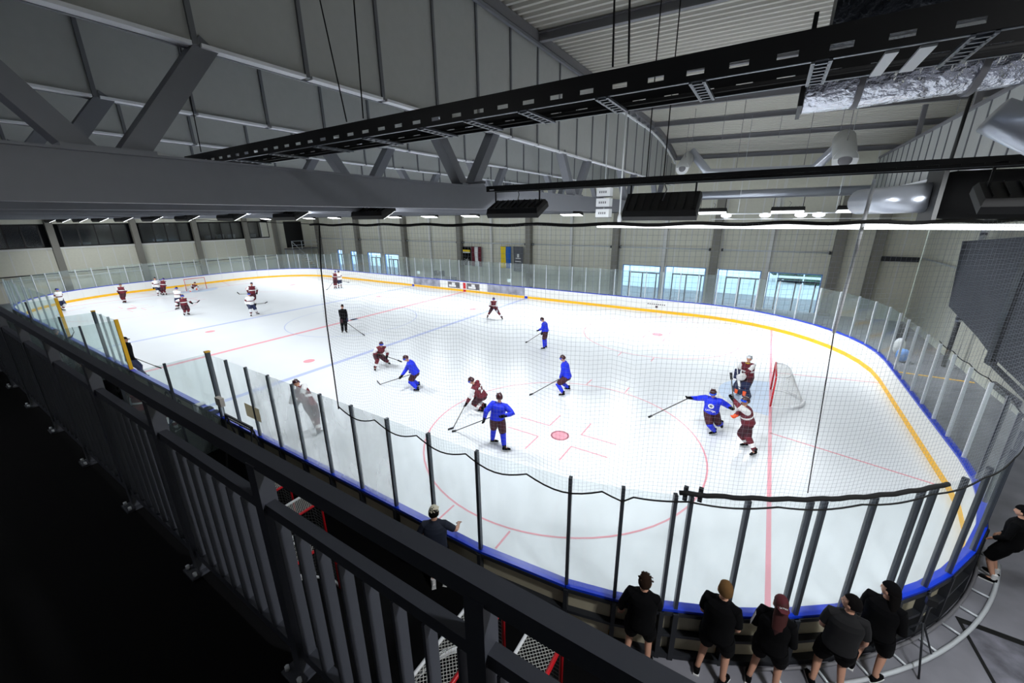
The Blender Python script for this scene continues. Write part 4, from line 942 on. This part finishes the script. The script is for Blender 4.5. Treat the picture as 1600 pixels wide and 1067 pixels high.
player('blue skater with pale glove standing in profile, middle of the picture', -95, (879.5, 560), (881.5, 566), (887, 592), (874.7, 592), (878, 590), (880, 619), (888.5, 610), outfit='blue', s=1.02, dn=0, group=G, glovea=M_postw, hface=-90, stk=('long thin stick of the blue skater in profile', (876, 591), (831.5, 615.5), (827, 617)))
JE = player('blue skater with round white emblem and outstretched arms, facing the camera', -8, (1114.3, 614.5), (1114.3, 621), (1111, 645), (1077.5, 621.5), (1143, 638), (1115.5, 679), (1126.5, 667, -.5), outfit='blue', s=1.06, dn=.1, dhd=.15, dh=(.1, .25), group=G, toea=(-RH*.9+FW*0+Vector((0, -.3, 0))).normalized(), shw=.21, base=(1115, 680), stk=('long stick held out to the left by the blue skater with emblem', (1078, 621), (1018, 649.5), (1013, 652), .1, .25))
J55 = player('player in maroon with white shoulder marked 55, stick raised, in front of the goal', -70, (1165, 627), (1163.5, 635), (1170, 664), (1144.8, 623), (1148, 650), (1165.5, 698), (1178.5, 711.5), s=1.07, hface=-55, group=G, dh=(.25, .45), dn=.1, dhd=.1, dhip=0, toea=-RH, toeb=(-RH*.8+Vector((0, -.5, 0))).normalized(), gloveb=M_orange, stk=('black stick raised upright by the player in front of the goal', (1147, 640), (1143, 592), (1142, 582), .25, .25))
GK = player('goalkeeper in maroon with navy leg pads and white mask, standing by the near goal', -20, (1170.8, 560.5), (1169, 567), (1168.4, 592), (1153, 583.5), (1160, 588), (1154.5, 615), (1168.5, 621.5), outfit='goalie', hat='mask', helm=M_postw, visor=False, s=1.04, dh=(.2, .35), group=G, hface=-30, glovea=M_navy, gloveb=M_jwhite, stk=None)
b0 = GK['_base']; o_ = GK['_o']
b = MB(); c = GK['hab']+GK['_F']*.06; b.ell(c, (RH*.2, GK['_F']*.10, UZ*.155), M_jwhite, 16, 10, dist=lambda u: 1+.08*math.sin(4*u[0])); b.build('catch_glove', o_)
b = MB(); c = GK['haa']+GK['_F']*.08; b.bar(c-UZ*.2, c+UZ*.2, .2, .06, M_navy, up=GK['_F']); b.build('blocker', o_)
b = MB(); p = GK['neck']-GK['_up']*.0
b.tube([p+Vector((math.cos(a)*.085, math.sin(a)*.085, .0)) for a in [2*PI*i/10 for i in range(11)]], .016, M_fy, 6); b.build('collar', o_)
g = on(1162, 618, z=0); sp = MB(); S_ = thing('goalkeeper_stick', 'white goalkeeper stick with broad paddle leaning by the left pad', 'stick', g); q0 = jp(g, (1151.3, 561), .3)-g; q1 = jp(g, (1152.5, 585), .35)-g; q2 = jp(g, (1156.5, 609), .4)-g
sp.bar(q0, q1, .025, .03, M_jwhite); sp.build('shaft', S_); sp = MB(); sp.bar(q1, q2, .09, .03, M_jwhite, up=GK['_F']); sp.build('paddle', S_)
# markings on jerseys
def backtext(J, txt, size, front=False, mt=M_jwhite, frac=.62, off=.175, right=None, shift=0):
    F = J['_F'] if front else -J['_F']; up = J['_up']; r = J['_SR'] if J['_SR'].cross(up).dot(F) < 0 else -J['_SR']
    # right must satisfy right x up = outward normal
    if r.cross(up).dot(F) < 0: r = -r
    p = J['hip'].lerp(J['neck'], frac); nrm = r.cross(up).normalized()
    return text_part(txt, size, mt, 'jersey_lettering', J['_o'], p+nrm*off+r*shift, r, up, bold=True)
backtext(J22, '22', .30, frac=.60, off=.20)
backtext(JE, 'LATVIJA', .085, front=True, frac=.22, off=.19)
b = MB(); nr = JE['_F']; c = JE['hip'].lerp(JE['neck'], .5)+nr*.185; X = JE['_SR']; U = JE['_up']
b.loft([(c, X*.09, U*.09), (c+nr*.012, X*.09, U*.09)], M_jwhite, 20); b.build('emblem', JE['_o'])
b = MB(); b.loft([(c+nr*.012, X*.05, U*.045), (c+nr*.018, X*.04, U*.035)], M_seam, 14); b.build('emblem_face', JE['_o'])
e1 = J55['shb'].lerp(J55['elb'], .45); tv = Vector((CAM.x, CAM.y, CAM.z))-(e1+J55['_base']); tv.normalize(); text_part('55', .13, M_maroonp, 'sleeve_number', J55['_o'], e1+tv*.105, UZ.cross(tv), tv.cross(UZ.cross(tv)))
# --- centre and far zone
G = 'players in the far zone'
player('coach in black with black cap leaning on a stick at centre ice', 0, (534.7, 478.8), (534.8, 483), (537, 499), (534, 501), (542.5, 499.5), (535.6, 519.5), (541, 519.5), outfit='coach', s=1.03, long=True, skates=True, hat='cap', hatm=M_blk, gloves=True, glovea=M_maroonp, gloveb=M_navy, group='coaches on the ice', dh=(.2, .15), stk=('long pale stick of the coach at centre ice', (536, 500), (566, 521.5), (570, 524)))
player('lone maroon skater with legs wide apart beyond the near blue line', 0, (771.3, 467.5), (771.4, 471.5), (771.4, 481), (768, 480.5), (776.5, 485.5), (762, 496.5), (784.5, 499), s=.98, dn=.2, dhd=.25, dh=(.35, .3), group=G, hface=0, gloveb=M_postw)
player('maroon player of the pair by the far boards', 0, (523.9, 425), (523.9, 428), (523.9, 437), (522, 436), (526, 436), (523, 451), (525.5, 451), s=1.0, group=G, stk=('thin stick of the maroon player of the far pair', (524, 436), (512, 452), (510, 452.5)))
player('white player of the pair by the far boards', 170, (528.8, 424.7), (529, 428), (530.2, 438), (527, 437), (533, 437), (529.5, 451), (533.5, 450), outfit='white', s=1.0, group=G, helm=M_helmn, stk=('thin stick of the white player of the far pair', (532, 438), (543, 441), (546, 441)))
player('maroon player standing alone at far left by the yellow kick plate', -20, (188, 445.5), (189, 449), (192, 459), (185.5, 457.5), (195, 458), (194.5, 473), (197, 473), s=1.02, group=G, helm=M_helmn, visor=False)
player('white player standing in front of the maroon one, left of the distant goal', 10, (241.7, 435.5), (243, 439), (247, 450), (240, 449.5), (250, 448), (247.5, 462.5), (252, 461), outfit='white', s=1.04, group=G, helm=M_helmn, visor=False)
player('maroon player bent close behind the white one, left of the distant goal', -20, (255.3, 436.5), (255, 440), (254.5, 450), (251, 448), (257, 449), (256, 461), (260.5, 461), s=1.0, group=G)
player('white player half hidden behind the maroon player with the stick', -30, (275.7, 451), (276.5, 455), (278, 466), (276, 466), (279, 477), (277, 483.5), (280, 482.5), outfit='white', s=1.0, group=G, helm=M_helmn)
player('maroon player with arms spread holding a stick to the right, far left group', 15, (285, 463), (285.5, 467), (288, 478), (279, 474), (299.5, 473.5), (288.5, 493), (294.5, 492), s=1.05, group=G, dh=(.1, .1), helm=M_helmn, stk=('stick held out to the right by the far left maroon player', (296, 473.5), (308, 472.5), (312, 469), .1, .1))
player('goalkeeper in maroon with white pads crouching in the distant goal', 0, (304.3, 442.5), (304, 445), (303.5, 449), (297, 447), (309.5, 447), (297, 455), (310, 454.5), outfit='goalie', s=.95, group=G, helm=M_maroonp, visor=False, glovea=M_jwhite, gloveb=M_jwhite, padm=M_jwhite)
player('maroon player standing behind the white one, right of the distant goal', 0, (393, 444), (393.3, 447.5), (394.5, 460), (388, 458), (401.3, 457.5), (393, 477), (399.5, 476), s=1.06, group=G, visor=False, helm=M_helmn, stk=('stick of the maroon player right of the distant goal, held left', (390, 459), (374, 459.5), (370.5, 456.5), .1, .1))
player('white player standing in front of the maroon one, right of the distant goal', 5, (389, 460), (389.6, 464), (392.3, 477), (386.8, 477), (399, 475), (393, 494), (402, 491.5), outfit='white', s=1.06, group=G, helm=M_helmn, toeb=RH, stk=('stick of the white player right of the distant goal, pointing right', (397, 475), (414, 473.5), (418, 471.5), .1, .1))
player('white player at far left partly behind the yellow glass post', 40, (89, 453), (90, 457), (94, 471), (92, 468), (98, 467.5), (95, 485), (98.5, 485.5), outfit='white', s=1.05, group=G, helm=M_helmn)
# player against the near glass, bending
g = on(470, 600, y=-12.35)
def pn(px, py, y): return on(px, py, y=y)
gz = pn(462.6, 598, -12.3)
J = {'head': pn(463, 599, -12.25), 'hip': Vector((15.05, -12.2, .98)), 'haa': Vector((14.3, -12.3, 1.05)), 'hab': Vector((14.95, -12.4, 1.5)), 'ana': Vector((14.7, -11.9, .13)), 'anb': Vector((15.3, -12.2, .13))}
q = on(463, 599, z=1.72); J['head'] = q; J['neck'] = q+Vector((.12, -.02, -.13)); J['hip'] = q+Vector((.62, .0, -.62)); J['haa'] = q+Vector((.05, -.05, -.65)); J['hab'] = q+Vector((.72, -.45, -.38)); J['ana'] = q+Vector((.35, .2, -1.59)); J['anb'] = q+Vector((.85, 0, -1.59))
JP = person('player in maroon bending behind the smeared near glass, head above the glass edge', 'players in the near zone', J, 150, 1.05, None, 'maroon')
# coach beside the yellow post
g = Vector((.75, -12.35, 0)); J = {'head': jp(g, (196.5, 530.5)), 'hip': jp(g, (203, 561)), 'haa': jp(g, (200, 561)), 'hab': jp(g, (208.5, 558.5), .1), 'ana': g+Vector((-.1, 0, .13)), 'anb': g+Vector((.15, .05, .13))}
J['neck'] = jp(g, (197, 536)); J['head'] = J['neck']+UZ*.16
person('coach in black with black cap standing by the yellow glass post', 'coaches on the ice', J, 60, 1.0, None, 'coach', opts=dict(long=True, skates=True, hat='cap', gloves=True, pants=M_navy))
stick('dark thin stick of the coach by the yellow post', jp(g, (207, 558), .1), on(243, 572, z=.5), on(252, 575, z=.45))
# --- people standing round the outside of the near corner
def standing(label, x, y, face, h=1.75, hface=None, hands=None, feet=.16, lean=0, **opts):
    h *= 1.09; s = h/1.78; z0 = -.03; F = frame(face, Vector((x, y, 0))); R = F.cross(UZ).normalized(); R = -R if R.dot(RH) < 0 else R
    c = Vector((x, y, z0)); J = {'hip': c+UZ*.94*s-F*lean*.3, 'neck': c+UZ*1.48*s+F*lean*.5, 'head': c+UZ*1.66*s+F*(lean*.6+.02)}
    J['ana'] = c-R*feet*s+UZ*.1*s; J['anb'] = c+R*feet*s+UZ*.1*s+F*.05
    ha, hb = hands or ((-.24, .06, .84), (.24, .06, .84))
    J['haa'] = c+R*ha[0]*s+F*ha[1]*s+UZ*ha[2]*s; J['hab'] = c+R*hb[0]*s+F*hb[1]*s+UZ*hb[2]*s
    J['neck'] = J['head']-(J['head']-J['neck']).normalized()*.16*s
    return person(label, 'people watching from outside the glass', J, face, s, hface, 'plain', fingers=True, opts=opts)
HB = mat('hair_brown', (.16, .11, .08), .9, spec=.1); HBL = mat('hair_blond', (.42, .31, .19), .9, spec=.1); HK = mat('hair_black', (.05, .04, .04), .9, spec=.1)
def spot(px, py, z): p = on(px, py, z=z); return p.x, p.y
SK = dict(shirt=M_blk, shorts=M_blk)
x, y = 20.42, -13.46
standing('man in cream cap and dark blue shirt resting a hand on the boards', x, y, 168, 1.76, hface=165, hands=((-.3, .25, 1.0), (.38, .34, 1.13)), short=True, hat='cap', hatm=mat('cap_cream', (.86, .83, .74), .7), shirt=mat('shirt_navy', (.10, .13, .20), .8), hair=HK, shoe=M_jwhite, socks=True, feet=.11)
x, y = spot(1008, 908, 1.79); standing('man with tousled brown hair in black, first of the group at the glass', x, y, 178, 1.76, short=False, hair=HB, messy=True, shoe=M_blk, socks=True, hands=((-.3, .12, .9), (.22, .3, .95)))
x, y = spot(1133, 922, 1.83); standing('blond young man in black polo shirt, second of the group at the glass', x, y, 172, 1.82, hface=-160, hair=HBL, short=True, shoe=M_blk, hands=((-.1, .2, .98), (.1, .2, .98)))
x, y = spot(1220, 944, 1.72); JC = standing('woman in backwards maroon cap and black clothes with white stripes on the sleeve', x, y, 175, 1.70, hface=-160, hat='backcap', hatm=mat('cap_maroon', (.30, .04, .09), .8), hair=mat('hair_red', (.25, .08, .07), .7), longhair=True, captext='LATVIA', hands=((-.1, .2, 1.0), (.1, .2, 1.0)))
b = MB()
for i in range(3): p0 = JC['sha'].lerp(JC['ela'], .2)-RH*(.085)+Vector((0, -.03*i+.02, 0)); b.bar(p0, JC['sha'].lerp(JC['ela'], .95)-RH*.08+Vector((0, -.03*i+.02, 0)), .008, .006, M_jwhite)
b.build('sleeve_stripes', JC['_o'], kind='stuff')
x, y = spot(1332, 942, 1.77); standing('dark haired young man in black looking left, fourth of the group at the glass', x, y, -165, 1.74, hface=-100, hair=HK, short=True, shoe=M_blk, hands=((-.14, .2, .95), (.2, .12, .9)), shirt=mat('shirt_black', (.03, .03, .045), .9))
x, y = spot(1393, 918, 1.79); standing('woman with long black hair in black, looking left, last of the glass group', x, y, 170, 1.72, hface=-110, hair=HK, longhair=True, hat='beanie', short=False, shoe=M_blk, feet=.13, hands=((-.1, .2, .98), (.12, .2, .98)))
standing('person in dark hooded jacket and shorts standing at the right edge near the corner', 29.86, -7.5, -100, 1.62, hface=-95, hair=HK, hat='beanie', shoe=M_blk, socks=True, feet=.12, hands=((-.15, .2, .95), (.15, .2, .95)))
# people on the players bench, dim
G = 'people on the players bench'
def sitter(label, x, y, face, hands=None, **opts):
    s = 1.0; F = frame(face, Vector((x, y, 0))); R = F.cross(UZ).normalized(); R = -R if R.dot(RH) < 0 else R; c = Vector((x, y, 0))
    J = {'hip': c+UZ*.55, 'neck': c+UZ*1.08+F*.12, 'head': c+UZ*1.27+F*.17, 'ana': c+F*.45-R*.15+UZ*.13, 'anb': c+F*.45+R*.15+UZ*.13, 'haa': c+F*.4-R*.15+UZ*.75, 'hab': c+F*.4+R*.15+UZ*.75}
    if hands: J['hab'] = c+F*hands[0]+R*hands[1]+UZ*hands[2]
    return person(label, G, J, face, s, None, opts.pop('outfit', 'maroon'), opts=opts)
x, y = -4.9, -13.75
g = Vector((x, y, 0)); standing_b = {'head': Vector((x, y, 1.75)), 'neck': Vector((x, y, 1.58)), 'hip': Vector((x, y, 1.02)), 'haa': Vector((x-.1, y+.35, 1.1)), 'hab': Vector((x+.45, y+.35, 1.45)), 'ana': Vector((x-.12, y, .13)), 'anb': Vector((x+.12, y, .13))}
person('standing player with reddish helmet and dark top at the bench opening, arm raised', G, standing_b, 150, 1.0, 120, 'plain', opts=dict(gloves=True, hat='helmet', visor=False, skates=True, long=True, shirt=mat('top_grey', (.24, .25, .28), .8)))
stick('short raised stick of the player at the bench opening', (x+.45, y+.35, 1.4), (x+.72, y+.5, 1.72), (x+.66, y+.5, 1.98))
sitter('dark dressed person seated on the bench behind the grey glass', .9, -14.2, 170, outfit='plain', long=True, hat='cap')
sitter('player in maroon seated on the bench, seen between the railing bars', 6.6, -14.0, 150)
sitter('player in white jersey seated on the bench, seen between the railing bars', 8.6, -14.05, 150, outfit='white', helm=M_jwhite, visor=False)
sitter('player in black seated low on the bench beside the side glass', 3.7, -14.1, 160, outfit='plain', long=True, skates=True)
# grow the bodies
dg = bpy.context.evaluated_depsgraph_get()
for o, hb in SKIN_JOBS:
    me = bpy.data.meshes.new_from_object(o.evaluated_get(dg)); bm = bmesh.new(); bm.from_mesh(me)
    for f in bm.faces: f.material_index = 0; f.smooth = True
    vs = [bm.verts.new(v) for v in hb.v]
    for f, k in zip(hb.f, hb.fm):
        try: q = bm.faces.new([vs[i] for i in f]); q.material_index = k; q.smooth = True
        except ValueError: pass
    bm.to_mesh(me); bm.free(); me.materials.clear()
    for mm in hb.mats: me.materials.append(mm)
    o.modifiers.clear(); o.data = me

# ================================================================== OBJECTS ROUND THE BENCH AND THE CORNER
b = MB(); b.lohi((-6.4, -14.5, .42), (-.5, -14.1, .47), M_frame); b.build('bench_seat', label='long bench behind the left bench opening', cat='bench')
b = MB(); b.lohi((2.9, -14.5, .42), (10.6, -14.1, .47), M_frame); b.build('bench_seat', label='long bench behind the right bench opening', cat='bench')
b = MB(); b.lohi((-34, -17.2, -.03), (24.2, -13.2, -.012), M_dark); b.build('rubber_floor', label='black rubber flooring between boards and balcony', kind='structure')
# A-shaped black rack
r = thing('a_frame_rack', 'black A shaped rack with a row of white pegs standing by the boards', 'rack', (13.35, -13.6, 0))
b = MB(); b.bar((-.75, 0, 1.78), (.75, 0, 1.78), .045, .045, M_black); b.build('top_bar', r)
for sx in (-.72, .72):
    for sy in (-.32, .32): b = MB(); b.bar((sx, 0, 1.78), (sx, sy, -.01), .035, .035, M_black); b.build('leg', r)
b = MB(); b.bar((-.72, .05, 1.62), (.72, .05, 1.62), .03, .03, M_black)
b.build('peg_rail', r)
for k in range(14): b = MB(); b.lohi((-.66+k*.1, .03, 1.64), (-.62+k*.1, .06, 1.75), M_jwhite); b.build('peg', r)
b = MB(); b.lohi((12.68, -13.10, 1.53), (13.5, -13.094, 1.95), glassmat('paper_beige', (1, 1, 1), 1.0, (.80, .74, .60), 0)); b.build('paper_notice', label='beige paper sheet taped to the near glass', cat='paper')
r = thing('paper_box', 'small white carton hanging on the glass end beside the bench opening', 'box', (11.3, -13.2, 1.4)); b = MB(); b.lohi((-.17, -.06, .15), (.17, .06, .42), mat('carton', (.80, .76, .72), .8)); b.build('carton', r); b = MB(); b.lohi((-.02, -.02, -.2), (.02, .02, .15), M_postw); b.build('holder', r)
for i, (x, c, lab) in enumerate(((9.3, M_jwhite, 'white training vest hanging over the bench boards, left of three'), (9.9, M_blk, 'black glove pair hanging over the bench boards, middle of three'), (10.4, M_blk, 'black cloth hanging over the bench boards, right of three'))):
    b = MB(); b.lohi((x-.14, -13.26, .55), (x+.14, -13.2, 1.06), c); b.lohi((x-.14, -13.26, 1.03), (x+.14, -12.98, 1.06), c); b.lohi((x-.06, -13.25, .38), (x+.08, -13.2, .55), c); b.build('hanging_cloth', label=lab, cat='cloth', group='things hung over the bench boards')
# white gear pile
for i, (x, y, z, rr) in enumerate(((9.6, -14.6, .5, .2), (9.85, -14.75, .35, .18), (9.3, -14.8, .32, .17))):
    b = MB(); b.ell((x, y, z), (Vector((rr*1.2, 0, 0)), Vector((0, rr, 0)), Vector((0, 0, rr))), M_jwhite, 14, 10, dist=lambda u: 1+.12*math.sin(5*u[0]+3*u[2])); b.tube([(x-rr, y, z), (x-rr-.08, y+.05, z-.25)], .05, M_jwhite, 8); b.build('glove_bundle', label=['white goalkeeper glove on top of the gear pile behind the railing', 'white rolled pad at the right of the gear pile behind the railing', 'white rolled pad at the left of the gear pile behind the railing'][i], cat='gear', group='white gear pile')
b = MB(); b.lohi((9.1, -15.0, -.0), (10.1, -14.4, .22), M_black); b.build('gear_bag', label='black bag under the white gear pile', cat='bag')
# far bench silhouettes behind the far glass
b = MB(); b.lohi((-5.6, 15.0, .0), (-3.0, 15.4, .95), M_purl); b.lohi((-5.9, 15.1, .9), (-5.5, 15.5, 1.5), M_frame); b.lohi((-5.1, 15.1, .9), (-4.7, 15.5, 1.5), M_frame); b.build('far_bench', label='dark bench with two seat backs behind the far glass', cat='bench')
for i, (x, z) in enumerate(((-6.3, 1.5), (5.2, 1.45))): b = MB(); b.lohi((x-.2, 13.12, z-.15), (x+.2, 13.14, z+.15), M_white); b.build('glass_notice', label='small white notice on the far glass, %s' % ['left one', 'right one'][i], cat='notice', group='notices on the far glass')
# corner area on the right: base ladder, tripod, floor mat
r = thing('boards_base_frame', 'curved pale base frame with rungs on the floor outside the near right corner', 'frame', (0, 0, 0)); b = MB(); vs = []
def arcpts(off, a0, a1, n=20, z=.0): return [corner(NX, -NYc, a0+(a1-a0)*i/n, off)+UZ*z for i in range(n+1)]
b.tube(arcpts(.22, -1.05, -.30), .03, M_purl, 6); b.tube(arcpts(.50, -1.05, -.30), .035, M_postw, 6); b.build('side_tube', r)
for i in range(10): a = -1.0+i*.08; p = corner(NX, -NYc, a, .22); q = corner(NX, -NYc, a, .5); b = MB(); b.tube([p, q], .022, M_postw, 6); b.build('rung', r)
r = thing('tripod', 'thin dark tripod standing behind the last person at the glass', 'tripod', (28.02, -10.35, 0))
for a in (-.2, 1.9, 4.0): b = MB(); b.tube([(0, 0, .75), (.38*math.cos(a-1.3), .38*math.sin(a-1.3), -.02)], .014, M_frame, 6); b.build('leg', r)
b = MB(); b.tube([(0, 0, .7), (0, 0, 1.15)], .016, M_frame, 6); b.lohi((-.06, -.04, 1.12), (.06, .04, 1.24), M_black); b.build('head', r)
mt = mat('mat_print', (.46, .46, .50), .8, noise_amt=.75, noise_scale=2.2)
p = [on(1493, 962, z=-.01), on(1640, 1016, z=-.01), on(1640, 1200, z=-.01), on(1570, 1100, z=-.01)]; c = sum(p, Vector())/4
r = thing('floor_mat', 'black bordered floor mat with pale print at the lower right corner', 'mat', (c.x, c.y, 0)); b = MB(); vs = [(v.x-c.x, v.y-c.y, -.03) for v in p]+[(v.x-c.x, v.y-c.y, -.012) for v in p]; b.add(vs, [(4, 5, 6, 7), (0, 1, 5, 4), (1, 2, 6, 5), (2, 3, 7, 6), (3, 0, 4, 7)], M_black); b.build('border', r)
b = MB(); vs = [((v.x-c.x)*.86, (v.y-c.y)*.86, -.008) for v in p]; b.add(vs, [(0, 1, 2, 3)], mt); b.build('print', r)
b = MB(); b.lohi((31.2, -12, -.03), (33.5, -6.0, 1.0), M_black); b.build('dark_cabinet', label='dark block standing against the right end wall behind the person', cat='cabinet')
# equipment standing behind the right end glass
for i, (x, y, w, h, m_, lab) in enumerate(((31.6, 9.6, .5, .8, M_jwhite, 'white bag standing behind the far right glass'), (31.5, 8.2, .6, .6, M_dblue, 'pale blue bag behind the far right glass'), (31.9, 10.8, .5, 1.3, M_black, 'black stand behind the far right glass'))):
    b = MB(); b.ell((x, y, h/2), (Vector((w/2, 0, 0)), Vector((0, w/2, 0)), Vector((0, 0, h/2))), m_, 12, 9, dist=lambda u: .9+.2*abs(u[2])); b.build('gear_bag', label=lab, cat='bag')
b = MB(); b.lohi((30.4, 6.2, -.03), (33.5, 6.35, -.02), M_yel); b.lohi((30.35, 7.6, -.03), (31.0, 7.75, -.02), M_yel); b.build('floor_stripe', label='yellow stripe painted on the floor behind the end glass', kind='structure')
b = MB(); b.lohi((XR-.12, 2.8, .3), (XR-.02, 4.9, .55), M_black); b.build('wall_ramp', label='black low bumper on the right end wall', cat='bumper')
